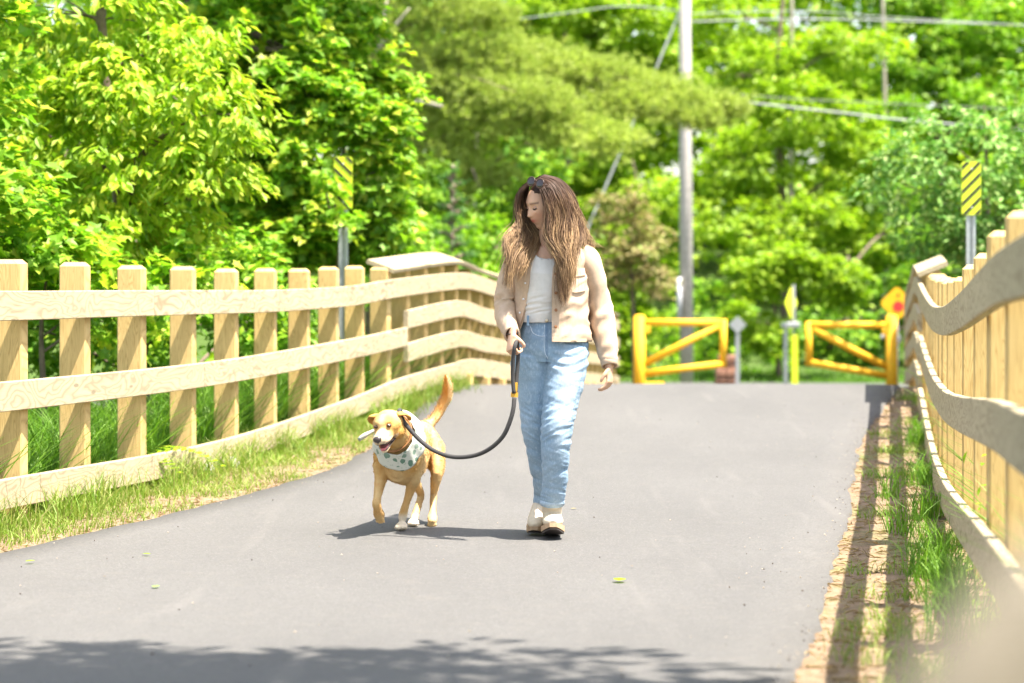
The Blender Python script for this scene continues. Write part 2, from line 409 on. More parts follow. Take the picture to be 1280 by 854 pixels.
# ============================================================ FENCES
HW = 0.07
def post_verts(x, y, z0, z1, ang, hw=HW, ch=0.022):
    """square post with a chamfered top"""
    c, s = math.cos(ang), math.sin(ang); R = np.array([[c, -s, 0], [s, c, 0], [0, 0, 1]])
    P = []; uv = []
    e = 0.006
    def ring(h, z):
        q = [(h-e, -h), (h, -h+e), (h, h-e), (h-e, h), (-h+e, h), (-h, h-e), (-h, -h+e), (-h+e, -h)]
        for k, (a, b) in enumerate(q): P.append((a, b, z)); uv.append((z, (k//2+ (k % 2)*0.9)*0.14))
    ring(hw, z0); ring(hw, z1-ch); ring(hw-ch, z1)
    Fc = [(r*8+k, r*8+(k+1) % 8, r*8+8+(k+1) % 8, r*8+8+k) for r in range(2) for k in range(8)]+[tuple(range(16, 24)), tuple(range(7, -1, -1))]
    return np.array(P) @ R.T+np.array([x, y, 0]), Fc, np.array(uv)+np.array([0, random.random()*3])
def rail_pts(line, zf, off, ys_):
    """points along a fence line shifted sideways by off (towards the path)"""
    out = []
    for y in ys_:
        s = (line(y+.1)-line(y-.1))/.2; n = np.array([1, -s])/math.hypot(1, s)
        out.append((line(y)+n[0]*off, y+n[1]*off, zf(y)))
    return out
def rail_mesh(pts, h=0.145, t=0.038, tilt=0.0):
    """a board on edge following pts"""
    P = np.array(pts); T = np.gradient(P, axis=0); T[:, 2] = 0; T /= np.linalg.norm(T, axis=1, keepdims=True)
    N = np.stack([T[:, 1], -T[:, 0], np.zeros(len(T))], 1); V = []; uv = []; L = 0; r0 = random.random()*9
    b = 0.004
    prof = [(-t/2, -h/2+b), (-t/2, h/2-b), (-t/2+b, h/2), (t/2-b, h/2), (t/2, h/2-b), (t/2, -h/2+b), (t/2-b, -h/2), (-t/2+b, -h/2)]
    ct, sn = math.cos(tilt), math.sin(tilt)
    for i in range(len(P)):
        if i: L += np.linalg.norm(P[i]-P[i-1])
        for a, c in prof:
            a2 = a*ct-c*sn; c2 = a*sn+c*ct
            V.append(P[i]+N[i]*a2+np.array([0, 0, c2])); uv.append((L, c+a+r0))
    Fc = [(i*8+k, i*8+(k+1) % 8, (i+1)*8+(k+1) % 8, (i+1)*8+k) for i in range(len(P)-1) for k in range(8)]
    Fc += [tuple(range(8)), tuple(range(len(V)-1, len(V)-9, -1))]
    return np.array(V), Fc, np.array(uv)
def add_post(root, x, y, z0, z1, ang, hw=HW):
    V, Fc, uv = post_verts(x, y, z0, z1, ang, hw); o = obj('post', V, Fc, M_POST, root, smooth=False, uv=uv); fixn(o.data)
def add_rail(root, name, pts, **k):
    V, Fc, uv = rail_mesh(pts, **k); o = obj(name, V, Fc, M_RAIL, root, smooth=False, uv=uv); fixn(o.data)
def yr(a, b, n): return list(np.linspace(a, b, n))

LT = ([4, 9.6, 12.06, 12.89, 13.71, 14.53, 15.3, 16.07, 16.8, 17.5, 18.18], [1.38, 1.30, 1.27, 1.257, 1.243, 1.230, 1.214, 1.212, 1.209, 1.218, 1.228])
L1 = ([4, 12, 12.9, 14.5, 16.07, 17.5, 18.93, 21.3, 23.4, 35.5], [1.20, 1.044, 1.035, 1.016, 1.0, 1.004, 1.048, 1.085, 0.972, 0.29])
L2 = ([4, 11.95, 14.53, 18, 19.3], [0.79, 0.604, 0.579, 0.627, 0.66])
L3 = ([4, 11.95, 14.53, 17.6, 19.3, 21.5, 24, 35.5], [0.32, 0.131, 0.087, 0.182, 0.268, 0.30, 0.155, -0.52])
f_of = lambda T: (lambda y: interp(y, T[0], T[1]))
root = thing('rail_fence', (fl(15), 15, 0), 'pale pine post and rail fence with bare post tops, left of the path', 'fence', 'timber fences along the path')
pys = [5.2+0.78*i for i in range(9)]+[12.06, 12.89, 13.71, 14.53, 15.3, 16.07, 16.8, 17.5, 18.18]
for y in pys:
    add_post(root, fl(y)-HW-0.02, y, G(fl(y)-.1, y)-0.3, f_of(LT)(y)+random.uniform(-.004, .004), -0.02+random.uniform(-.03, .03))
for T, ye, name in ((L1, 18.93, 'rail'), (L2, 19.27, 'rail'), (L3, 18.93, 'rail')):
    brk = [4.9, 10.0, 13.71, ye] if T is not L2 else [4.9, 8.9, 14.53, ye]
    for a, b in zip(brk[:-1], brk[1:]):
        add_rail(root, name, rail_pts(fl, f_of(T), 0.022, yr(a+.002, b-.002, 14)))

# left bridge railing
root = thing('bridge_railing', (fl(24), 24, 0), 'timber bridge railing with sloping cap board, behind the dog and the woman', 'railing', 'timber bridge railings')
y = 18.93
def ground_or_deck(y): return zr(y)
while y < 35.6:
    top = zr(y)+1.105 if y > 19 else 1.26
    add_post(root, fl(y)-HW-0.02, y, zr(y)-0.45, top-0.045, -0.17, HW)
    y += 0.62
RB = lambda off: (lambda y: zr(y)*1.0+off)
yb = [18.93, 21.2, 24.2, 28.0, 31.8, 35.5]
for a, b in zip(yb[:-1], yb[1:]):
    q = yr(a+.002, b-.002, 12)
    add_rail(root, 'rail', rail_pts(fl, f_of(L1), 0.022, q))
    a2 = 19.28 if a < 19 else a
    q2 = yr(a2+.002, b-.002, 12)
    add_rail(root, 'rail', rail_pts(fl, RB(0.665), 0.022, q2)); add_rail(root, 'rail', rail_pts(fl, RB(0.40), 0.022, q2))
    add_rail(root, 'rail' if a < 21 else 'kerb_board', rail_pts(fl, f_of(L3), 0.022, q), h=0.145 if a < 21 else 0.16)
    add_rail(root, 'cap_board', rail_pts(fl, RB(1.105), -0.075, q if a > 19 else yr(18.86, b-.002, 12)), h=0.034, t=0.235, tilt=-0.34)
for y in np.arange(21.6, 35, 0.9):
    V, Fc, uv = post_verts(fl(y)+0.02, y, zr(y)-0.02, zr(y)+0.10, -0.17, 0.06, 0.004); o = obj('kerb_block', V, Fc, M_POST, root, smooth=False, uv=uv); fixn(o.data)

# right fence
R1 = ([1.5, 3.5, 5.8, 6.7, 8.0, 9.9, 12.2, 14.3, 17, 19.3, 21.3, 23.4, 35.5], [1.42, 1.33, 1.25, 1.22, 1.155, 1.055, 0.962, 0.93, 0.96, 1.015, 1.045, 0.94, 0.26])
RTp = ([1.5, 4.4, 6.2, 7.3, 8.6, 9.8, 10.9, 12.1, 13.4, 16, 18.5], [1.68, 1.53, 1.465, 1.42, 1.364, 1.293, 1.252, 1.19, 1.165, 1.15, 1.16])
R2f = lambda y: f_of(R1)(y)-0.415
R3f = lambda y: f_of(R1)(y)-0.415-interp(y, [4, 9, 14, 19.3], [0.40, 0.43, 0.46, 0.42])
root = thing('rail_fence', (fr(10), 10, 0), 'pale pine post and rail fence dipping towards the camera, right of the path', 'fence', 'timber fences along the path')
for y in (3.7, 4.9, 6.1, 7.3, 8.5, 9.7, 10.9, 12.1, 13.2, 14.2, 15.1, 15.9, 16.7, 17.5, 18.3):
    add_post(root, fr(y)+HW+0.02, y, G(fr(y)+.1, y)-0.3, f_of(RTp)(y)+random.uniform(-.006, .006), -0.15+random.uniform(-.03, .03))
for fz in (f_of(R1), R2f, R3f):
    brk = [4.0, 6.85, 11.5, 15.4, 19.3]
    for a, b in zip(brk[:-1], brk[1:]): add_rail(root, 'rail', rail_pts(fr, fz, -0.022, yr(a+.002, b-.002, 14)))
# right bridge railing
root = thing('bridge_railing', (fr(24), 24, 0), 'timber bridge railing with sloping cap board, right side beside the yellow gate post', 'railing', 'timber bridge railings')
y = 19.3
while y < 35.6:
    add_post(root, fr(y)+HW+0.02, y, zr(y)-0.45, zr(y)+1.04, -0.14, HW); y += 0.62
yb = [19.3, 21.2, 24.2, 28.0, 31.8, 35.5]
for a, b in zip(yb[:-1], yb[1:]):
    q = yr(a+.002, b-.002, 12)
    for off in (0.87, 0.64, 0.39, 0.14): add_rail(root, 'rail' if off > .2 else 'kerb_board', rail_pts(fr, RB(off) if a > 20 else (lambda y, o=off: zr(y)+o+0.03*(21.2-y)/1.9*(o > .8)), -0.022, q))
    add_rail(root, 'cap_board', rail_pts(fr, RB(1.07), 0.075, q if a > 20 else yr(19.2, b-.002, 12)), h=0.038, t=0.255, tilt=0.38)
# a board end right beside the lens (the photographer leans on the fence end)
M_CREAM = flat('cream_board', (0.17, 0.148, 0.112), .8, 0, .1, 20, .05)
rb_ = thing('board_end', (0.20, 0.92, 0.34), 'cream board end close to the camera, blurred in the lower right corner', 'board')
V, Fc, uv = rail_mesh([(0.112, 0.82, 1.045), (0.145, 0.82, 1.085), (0.175, 0.83, 1.112), (0.25, 0.87, 1.15)], h=0.10, t=0.04)
o = obj('board', V, Fc, M_CREAM, rb_, smooth=False, uv=uv); fixn(o.data)
V, Fc, uv = post_verts(0.225, 0.95, G(.2, 1.0)-0.2, 1.03, 0.3, 0.045); o = obj('post', V, Fc, M_CREAM, rb_, smooth=False, uv=uv); fixn(o.data)

# ============================================================ GATES
M_YEL = flat('yellow_gate_paint', (0.80, 0.44, 0.012), 0.7, 0, 0.05, 8)
M_GALV = flat('galvanised_steel', (0.42, 0.43, 0.44), 0.45, 0.6, 0.12, 40)
M_GREY = flat('grey_sign_back', (0.36, 0.37, 0.38), 0.5, 0.4, 0.1, 20)
def gate(label, hinge, free, d, bars, zb):
    """bars: list of (px,py,px,py,r) drawn at depth d"""
    r = thing('barrier_gate', tuple(W(hinge, 482, d)), label, 'gate', 'yellow swing gates at the path end')
    hx = W(hinge, 400, d)[0]; zt = W(hinge, 396, d)[2]
    mb = MB(); mb.tube([(hx, d, zb-0.4), (hx, d, zt), ], 0.082, 16)
    mb.ball((hx, d, zt), (0.082, 0.082, 0.03)); mb.build('gate_post', M_YEL, r, smooth=True)
    for nm, a, b, rr in bars:
        m = MB(); m.tube([W(*a, d), W(*b, d)], rr, 12); m.build(nm, M_YEL, r, smooth=True)
    return r, hx, zt
r, hx, zt = gate('yellow tube swing gate on the left, nearer the utility pole', 799.5, 904, 34, [
    ('top_bar', (804, 403), (904, 403.5), 0.050), ('end_bar', (904, 399), (904, 459), 0.050), ('bottom_bar', (804, 467), (904, 455), 0.050),
    ('brace', (806, 455), (900, 406), 0.050)], -0.62)
m = MB(); m.box(W(816, 480, 34), (0.16, 0.05, 0.03), bev=.008); m.build('base_plate', M_YEL, r)
m = MB(); m.box(W(808, 412, 34)+np.array([0, -.03, 0]), (0.05, 0.02, 0.05), bev=.008); m.build('hinge_bracket', M_YEL, r)
r, hx, zt = gate('yellow tube swing gate on the right, against the bridge railing', 1114.5, 1011, 34, [
    ('top_bar', (1011, 406.5), (1110, 406.5), 0.050), ('end_bar', (1011, 402), (1011, 457), 0.050), ('bottom_bar', (1011, 453), (1110, 470), 0.050),
    ('brace', (1016, 411), (1110, 460), 0.050)], -0.62)
m = MB(); m.box(W(1106, 414, 34)+np.array([0, -.03, 0]), (0.05, 0.02, 0.05), bev=.008); m.build('hinge_bracket', M_YEL, r)
m = MB(); m.ball(W(1103, 421, 33.9), (.03, .03, .035)); m.build('padlock', flat('white_lock', (0.6, 0.6, 0.58), .4), r)
m = MB(); m.ball(W(1124, 424, 33.9), (.035, .03, .06)); m.build('latch', flat('white_latch', (0.6, 0.6, 0.58), .4), r)

# ============================================================ SIGNS
M_SY = flat('sign_yellow_green', (0.62, 0.72, 0.03), 0.35, 0, 0.03); M_SB = flat('sign_black', (0.015, 0.015, 0.015), 0.4)
def rounded(w, h, r, n=5):
    out = []
    for cx, cy, a0 in ((w-r, h-r, 0), (-w+r, h-r, 90), (-w+r, -h+r, 180), (w-r, -h+r, 270)):
        for k in range(n+1):
            a = math.radians(a0+90*k/n); out.append((cx+r*math.cos(a), cy+r*math.sin(a)))
    return out
def plate(mb, outline, c, t=0.004, yaw=0.0, m=0):
    n = len(outline); V = []
    cy, sy = math.cos(yaw), math.sin(yaw)
    for dy in (-t, t):
        for a, b in outline: V.append((c[0]+a*cy-dy*sy, c[1]+a*sy+dy*cy, c[2]+b))
    Fc = [tuple(range(n)), tuple(range(2*n-1, n-1, -1))]+[(i, n+i, n+(i+1) % n, (i+1) % n) for i in range(n)]
    mb.add(np.array(V), Fc, None, m)
def clip_poly(P, a, b, c):          # keep a*x+b*y<=c
    out = []
    for i in range(len(P)):
        p, q = P[i], P[(i+1) % len(P)]; fp = a*p[0]+b*p[1]-c; fq = a*q[0]+b*q[1]-c
        if fp <= 0: out.append(p)
        if (fp < 0) != (fq < 0) and fp != fq:
            t = fp/(fp-fq); out.append((p[0]+(q[0]-p[0])*t, p[1]+(q[1]-p[1])*t))
    return out
def marker(label, px, py0, py1, d, slope, wpx, zb):
    c = W(px, (py0+py1)/2, d); w = wpx*d/F/2; h = (py1-py0)*d/F/2
    r = thing('hazard_marker', (c[0], d, zb), label, 'sign', 'striped hazard markers beside the bridge ends')
    s = MB(); plate(s, rounded(w, h, 0.022), c); s.build('sign_plate', M_SY, r)
    s = MB(); per = 0.0745; k = math.sqrt(.5)
    for i in range(-7, 8):
        o = i*per*k*1.35+0.03; q = clip_poly(clip_poly(rounded(w-.003, h-.003, .02), slope*k*-1, k, o+0.013), slope*k, -k, -(o-0.010)+0.0)
        if len(q) > 2: plate(s, q, (c[0], c[1]-0.0075, c[2]), 0.002)
    s.build('stripes', M_SB, r)
    s = MB()
    for dx in (-0.026, 0.026): s.box((c[0]+dx, d+0.022, (zb-.3+c[2]+h*.8)/2), (0.012, 0.014, (c[2]+h*.8-zb+.3)/2), bev=.002)
    s.box((c[0], d+0.032, (zb-.3+c[2]+h*.8)/2), (0.020, 0.004, (c[2]+h*.8-zb+.3)/2))
    s.build('post', M_GALV, r)
    s = MB()
    for z in (c[2]+h*.72, c[2]-h*.72): s.ball((c[0], d-0.012, z), (.008, .005, .008))
    s.build('bolts', M_GALV, r)
marker('yellow and black striped hazard marker among leaves, left of the bridge', 429, 196, 262, 20.0, -1, 23, G(-1.4, 20.0))
marker('yellow and black striped hazard marker behind the right fence', 1214, 202, 269, 20.0, 1, 24, G(3.8, 20.0))

# grey diamond sign seen from behind
c = W(922, 406, 41); r = thing('road_sign', (c[0], 41, G(c[0], 41)), 'small grey diamond sign seen from behind, right of the left gate', 'sign')
s = MB(); a = 0.15; plate(s, [(0, -a), (a, 0), (0, a), (-a, 0)], c); s.build('sign_plate', M_GREY, r)
s = MB(); s.box((c[0], 41.03, (c[2]+G(c[0], 41))/2), (0.035, 0.02, (c[2]-G(c[0], 41))/2+.05), bev=.004); s.build('post', M_GREY, r)
# pedestrian crossing sign
c = W(989, 379, 44); z0 = G(c[0], 44); r = thing('crossing_sign', (c[0], 44, z0), 'fluorescent yellow green crossing sign turned edgeways, between the two gates', 'sign')
s = MB(); plate(s, [(0, -.30), (.30, 0), (0, .30), (-.30, 0)], c, 0.004, math.radians(62)); s.build('sign_plate', M_SY, r)
s = MB(); s.tube([(c[0]+.05, 44.03, z0-.2), (c[0]+.05, 44.03, W(0, 356, 44)[2])], 0.022, 10); s.build('post', flat('dull_steel', (.17, .175, .18), .7), r, smooth=True)
s = MB(); s.box(((W(993, 0, 44)[0]), 43.95, (z0+W(0, 420, 44)[2])/2), (.055, .01, (W(0, 420, 44)[2]-z0)/2+.02), bev=.003); s.build('reflective_strip', M_SY, r)
s = MB(); s.box(W(988, 406, 44), (.17, .05, .045), bev=.01); s.build('beacon_bar', M_GREY, r)
s = MB(); s.box(W(982, 448, 44.1), (.035, .03, .55), bev=.004); s.build('control_box', M_GALV, r)
# stop ahead plate at the far right
c = W(1121, 379, 36.6); z0 = G(c[0], 36.6); r = thing('warning_sign', (c[0], 36.6, z0), 'orange yellow diamond sign with red disc, above the right gate post', 'sign')
M_OR = flat('sign_orange_yellow', (0.80, 0.42, 0.01), 0.35, 0, .03); M_RED = flat('sign_red', (0.70, 0.03, 0.03), 0.35, 0, .03)
s = MB(); a = .235; plate(s, [(0.03, -a), (.06+.02, -a+.03), (a, -.03), (a, .03), (.03, a), (-.03, a), (-a, .03), (-a, -.03), (-.03, -a)], c); s.build('sign_plate', M_OR, r)
s = MB(); plate(s, [(.085*math.cos(k*PI/4+.39), .085*math.sin(k*PI/4+.39)) for k in range(8)], (c[0]+.02, c[1]-.008, c[2]-.05), .002); s.build('red_disc', M_RED, r)
s = MB(); plate(s, [(.022*math.cos(k*PI/5), .022*math.sin(k*PI/5)) for k in range(10)], (c[0]+.02, c[1]-.008, c[2]+.12), .002); s.build('black_dot', M_SB, r)
s = MB(); s.tube([(c[0], 36.64, z0-.2), (c[0], 36.64, c[2]+.2)], .03, 10); s.build('post', M_GALV, r, smooth=True)
# brown block pillar
c = W(904, 470, 42); z0 = G(c[0], 42); r = thing('block_stack', (c[0], 42, z0), 'small reddish brown stack of stone blocks behind the left gate end', 'stone blocks')
M_BR = flat('brown_block', (0.30, 0.16, 0.11), .9, 0, .3, 12, .1)
s = MB(); z = z0
for i in range(6):
    for k in range(2): s.box((c[0]+(k-.5)*.17+.01*((i*7) % 3)+.012*i, 42+.02*((i*5) % 3), z+.06), (.082, .15, .057), bev=.012)
    z += .118
s.build('blocks', M_BR, r)

# ============================================================ UTILITY POLE AND WIRES
M_POLE = flat('weathered_pole', (0.40, 0.365, 0.33), .85, 0, .14, 10, .1)
px_, pyd = 858.5, 47.0; pc = W(px_, 480, pyd); z0 = G(pc[0], pyd)
r = thing('utility_pole', (pc[0], pyd, z0), 'tall pale wooden utility pole behind the left gate', 'utility pole')
s = MB(); s.tube([(pc[0]+.09*0, pyd, z0-.5), (pc[0]-.02, pyd, 3), (pc[0]-.05, pyd, 10.5)], [.135, .125, .10], 18); s.build('pole', M_POLE, r, smooth=True)
s = MB(); s.box((pc[0]-.05, pyd-.13, 9.6), (1.1, .05, .06), bev=.01); s.build('crossarm', M_POLE, r)
s = MB()
for dx in (-.95, -.5, .5, .95): s.tube([(pc[0]-.05+dx, pyd-.13, 9.66), (pc[0]-.05+dx, pyd-.13, 9.8)], [.04, .03], 8)
s.build('insulators', M_GREY, r)
s = MB(); s.tube([W(849, 347, 46.85), W(849, 398, 46.85)], .05, 8); s.build('meter_pipe', flat('pipe_pale', (.5, .5, .52), .5), r, smooth=True)
M_WIRE = flat('cable_grey', (0.42, 0.42, 0.40), .5, 0, .05); M_WD = flat('cable_dark', (0.10, 0.10, 0.09), .6)
def wire(label, pts, rad, m, name='overhead_wire'):
    s = MB(); s.tube(spline(pts, 24), rad, 6); o = s.build(name, m, None, smooth=True); tag(o, label, 'wire' if name != 'guy_wire' else 'guy wire')
wire('thick pale cable crossing right of the utility pole', [W(866, 121, 47), W(960, 131, 46), W(1060, 142, 45), W(1150, 152, 44.4), W(1500, 182, 42)], .019, M_WIRE)
wire('pale slanting guy wire left of the utility pole', [(pc[0]-.05, pyd, 6.3), W(812, 105, 47), W(765, 215, 47), W(655, 470, 47)], .022, M_WIRE, 'guy_wire')
wire('upper thin grey wire across the top right', [(pc[0]-.05, pyd, 6.05), W(1000, 14, 46), W(1150, 24, 45), W(1600, 50, 42)], .009, M_WIRE)
wire('lower thin grey wire across the top right', [(pc[0]-.05, pyd, 5.9), W(1000, 24, 46.5), W(1150, 27, 46), W(1600, 44, 44)], .014, M_WIRE)
wire('dark thin wire just above the thick pale cable', [W(866, 114, 47), W(1000, 124, 47.5), W(1210, 134, 48), W(1600, 150, 50)], .013, M_WD)
wire('thin wire running left from the utility pole', [(pc[0]-.05, pyd, 6.1), W(780, 8, 48), W(680, 20, 49), W(300, 70, 54)], .014, M_WIRE)

# leaves and pebbles lying on the path
def litter(px, py, s, label, mat, cat='leaf', k=0):
    d = 10.0
    for _ in range(6): d = F*(CAMZ-zr(d))/(py-325)
    x = (px-640)*d/F; z = zr(d)+.004; random.seed(k); a = random.random()*6
    tmpl = [(-.5, 0), (-.2, .28), (.15, .3), (.5, .02), (.2, -.24), (-.2, -.28)]
    V = [(0, 0, .12*s)]+[(s*(u*math.cos(a)-v*math.sin(a)), s*(u*math.sin(a)+v*math.cos(a)), s*.25*abs(v)+s*.22*u*u) for u, v in tmpl]
    Fc = [(0, 1+i, 1+(i+1) % 6) for i in range(6)]
    o = obj('fallen_leaf' if cat == 'leaf' else cat, np.array(V)+np.array([x, d, z]), Fc, mat); tag(o, label, cat)
litter(775, 727, .085, 'bright green leaf lying alone on the path right of the boots', L_LIME, k=3)
litter(38, 703, .05, 'small yellow green leaf on the path at the far left', L_LIME, k=1)
litter(183, 694, .045, 'small yellow leaf on the path below the third fence post', L_LIME, k=2)
litter(195, 735, .05, 'pale green leaf on the path lower left', L_SHRUB, k=4)
litter(717, 637, .04, 'tan dry leaf bit just right of the boots', L_DEAD, k=5)
litter(131, 722, .022, 'tiny dark twig crumb on the path lower left', M_BARK, 'crumb', k=6)
litter(790, 709, .022, 'tiny dark crumb on the path above the green leaf', M_BARK, 'crumb', k=7)

rngq = np.random.default_rng(44); mb = MB()
for _ in range(480):
    y = 5.5+rngq.random()*15; a_, b_ = pl(y), pr(y); u = rngq.random(); u = u if rngq.random() < .35 else (rngq.random()**3*.12 if rngq.random() < .4 else 1-rngq.random()**3*.12)
    x = a_+(b_-a_)*u; s = rngq.uniform(.002, .006); V = np.array([(1, 0, 0), (-.6, .8, 0), (-.7, -.7, 0), (0, 0, .9), (.1, 0, -.5)])*s*rngq.uniform(.6, 1.3, (5, 1)); mb.add(V+np.array([x, y, zr(y)+s*.3]), [(0, 1, 3), (1, 2, 3), (2, 0, 3), (1, 0, 4), (2, 1, 4), (0, 2, 4)], None, int(rngq.random() < .45))
tag(mb.build('grit', [flat('pale_grit', (.30, .26, .21), .9, 0, .4), flat('dark_grit', (.07, .055, .045), .9, 0, .4)], None), 'loose grit and crumbs scattered over the asphalt', 'grit', kind='stuff')
# ============================================================ FOLIAGE
def T_maple():
    a = [(0, -.5), (.10, -.30), (.42, -.38), (.34, -.12), (.52, .10), (.26, .12), (.20, .26), (.0, .56), (-.20, .26), (-.26, .12), (-.52, .10), (-.34, -.12), (-.42, -.38), (-.10, -.30)]
    V = [(x, y, .18*abs(x)-.25*y*y) for x, y in a]; V.append((0, 0, 0)); c = 14
    return np.array(V), np.array([(i, (i+1) % 14, c) for i in range(14)])
def T_ovate(w=.24):
    V = [(0, -.5, 0), (w*.8, -.18, .05), (w, .1, .06), (0, .55, -.12), (-w, .1, .06), (-w*.8, -.18, .05), (0, 0, -.02)]
    return np.array(V), np.array([(0, 1, 6), (1, 2, 6), (2, 3, 6), (3, 4, 6), (4, 5, 6), (5, 0, 6)])
def T_quad(w=.36):
    return np.array([(0, -.5, 0), (w, 0, .08), (0, .5, -.05), (-w, 0, .08)]), np.array([(0, 1, 2), (0, 2, 3)])
def T_blade():
    return np.array([(-.5, 0, 0), (.5, 0, 0), (.35, .5, 0), (-.35, .5, 0), (0, 1, 0)]), None
TM, TO, TON, TQ = T_maple(), T_ovate(), T_ovate(.17), T_quad()
def leaves(P, tip, nrm, size, tmpl):
    """instances of a leaf template: tip = direction of the leaf, nrm = its upper side"""
    V0, F0 = tmpl; tip = tip/np.linalg.norm(tip, axis=1, keepdims=True)
    nrm = nrm-tip*np.sum(nrm*tip, 1, keepdims=True); nrm /= np.maximum(np.linalg.norm(nrm, axis=1, keepdims=True), 1e-6)
    sd_ = np.cross(tip, nrm); s = size[:, None, None]
    V = P[:, None]+s*(V0[None, :, 0:1]*sd_[:, None]+V0[None, :, 1:2]*tip[:, None]+V0[None, :, 2:3]*nrm[:, None])
    n = len(P); Fo = F0[None]+(np.arange(n)*len(V0))[:, None, None]
    return V.reshape(-1, 3), Fo.reshape(-1, F0.shape[1])
def spray(rng, sites, outd, per, cr, flat_, size, tmpl, droop=.35, spread=.5):
    """a leafy spray at every site"""
    n = len(sites)*per; S = np.repeat(sites, per, 0); O = np.repeat(outd, per, 0)
    g = rng.normal(size=(n, 3)); g /= np.linalg.norm(g, axis=1, keepdims=True); g *= (rng.random((n, 1))**.45)
    crr = np.repeat(rng.uniform(.6, 1.3, len(sites))*cr, per)[:, None]
    off = g*crr*np.array([1, 1, flat_]); hd = np.sqrt((off[:, :2]**2).sum(1))
    P = S+off+O*crr*.3; P[:, 2] -= (hd**2)/crr[:, 0]*.35
    out = off*np.array([1, 1, 0])/np.maximum(hd[:, None], 1e-4)+O*.6
    tip = out+rng.normal(size=(n, 3))*spread; tip[:, 2] -= droop
    nrm = np.array([0, 0, 1.])+rng.normal(size=(n, 3))*spread*.8+O*.35
    return leaves(P, tip, nrm, rng.uniform(.65, 1.25, n)*size, tmpl)
def sites_in(rng, lobes, n, holes=True):
    vol = np.array([l[1][0]*l[1][1]*l[1][2] for l in lobes])**.7; k = rng.choice(len(lobes), n, p=vol/vol.sum())
    P = []; O = []
    for i in k:
        c, r = np.array(lobes[i][0]), np.array(lobes[i][1])
        while True:
            g = rng.normal(size=3); g /= np.linalg.norm(g); rr = rng.random()**.38
            p = c+g*r*rr*(1+.28*nz(g*2+c, 1.3, 5))
            if rr > .35 and (not holes or nz(p, 1.6/max(.6, r.mean()), 9) > -.38): break
        P.append(p); o = g*np.array([1, 1, .6]); O.append(o/np.linalg.norm(o))
    return np.array(P), np.array(O)
def trunk_mesh(rng, base, top, r, lobes, sites, nl=40):
    mb = MB(); base = np.array(base, float); top = np.array(top, float); bend = rng.normal(size=3)*.05*np.linalg.norm(top-base)*np.array([1, 1, 0])
    tp = spline([base-np.array([0, 0, .3]), base*.65+top*.35+bend*.6, base*.3+top*.7+bend, top], 14)
    rad = np.linspace(1, .22, 14)*r; rad[0] *= 1.5; rad[1] *= 1.15; mb.tube(tp, list(rad), 10)
    hubs = []
    for c, rr in lobes:
        c = np.array(c); k = int(np.clip(np.argmin(np.abs(tp[:, 2]-(c[2]-.45*abs(np.linalg.norm((c-tp[8])[:2]))))), 2, 12)); a = tp[k]
        mid = (a+c)/2+np.array([0, 0, .08*np.linalg.norm(c-a)])
        q = spline([a, mid, c], 8); mb.tube(q, list(np.linspace(rad[k]*.6, r*.16, 8)), 7); hubs.append((c, q))
    idx = rng.choice(len(sites), min(nl, len(sites)), replace=False)
    for i in idx:
        p = sites[i]; hs = min(hubs, key=lambda h: np.linalg.norm(h[0]-p)); a = hs[1][rng.integers(4, 8)]
        mid = (a+p)/2+rng.normal(size=3)*.06*np.linalg.norm(p-a)
        mb.tube(spline([a, mid, p], 5), list(np.linspace(r*.13, r*.03, 5)), 5)
    return mb
def tree(name, label, cat, base, top, r, lobes, n, per, cr, size, tmpl, mat, seed, group=None, flat_=.45, droop=.35, bark=None, spread=.5, crown='crown', nl=40):
    rng = np.random.default_rng(seed); root = thing(name, tuple(base), label, cat, group)
    S, O = sites_in(rng, lobes, n); V, Fc = spray(rng, S, O, per, cr, flat_, size, tmpl, droop, spread)
    obj(crown, V, Fc, mat, root, smooth=False)
    trunk_mesh(rng, base, top, r, lobes, S, nl).build('trunk', bark or M_BARK, root, smooth=True)
    return root
def gp(px, d, dz=0): x = (px-640)*d/F; return (x, d, G(x, d)+dz)
def lb(px, py, d, rx, ry, rz): return (tuple(W(px, py, d)), (rx, ry, rz))

# --- near left bank
tree('maple_tree', 'maple with broad pale leaves at the left edge behind the first fence post', 'tree', gp(-150, 15.5), W(-120, -150, 15.5), .09,
     [lb(-60, 270, 14.8, .55, .6, .45), lb(10, 290, 14.9, .42, .5, .36), lb(-70, 80, 15.0, .5, .7, .6), lb(-110, -150, 15, .9, .9, .8), lb(70, 310, 15.0, .3, .4, .2)], 330, 20, .20, .105, TM, L_MAPLE, 11, droop=.5)
tree('cherry_tree', 'young tree with drooping yellow green leaves above the left fence', 'tree', gp(190, 16.6), W(170, -260, 16.8), .07,
     [lb(130, 120, 16.3, .55, .5, .35), lb(245, 150, 16.2, .42, .45, .32), lb(170, 215, 16.1, .6, .45, .3), lb(265, 225, 16.2, .3, .4, .22), lb(110, 20, 16.7, .65, .6, .32),
      lb(230, 60, 16.7, .35, .5, .2), lb(60, 170, 16.2, .4, .4, .4), lb(220, 300, 16.3, .40, .4, .16), lb(130, 285, 16.2, .5, .4, .2), lb(150, -230, 17, 1.0, .9, .8)], 620, 24, .17, .085, TO, L_CHERRY, 12, droop=.9, spread=.42)
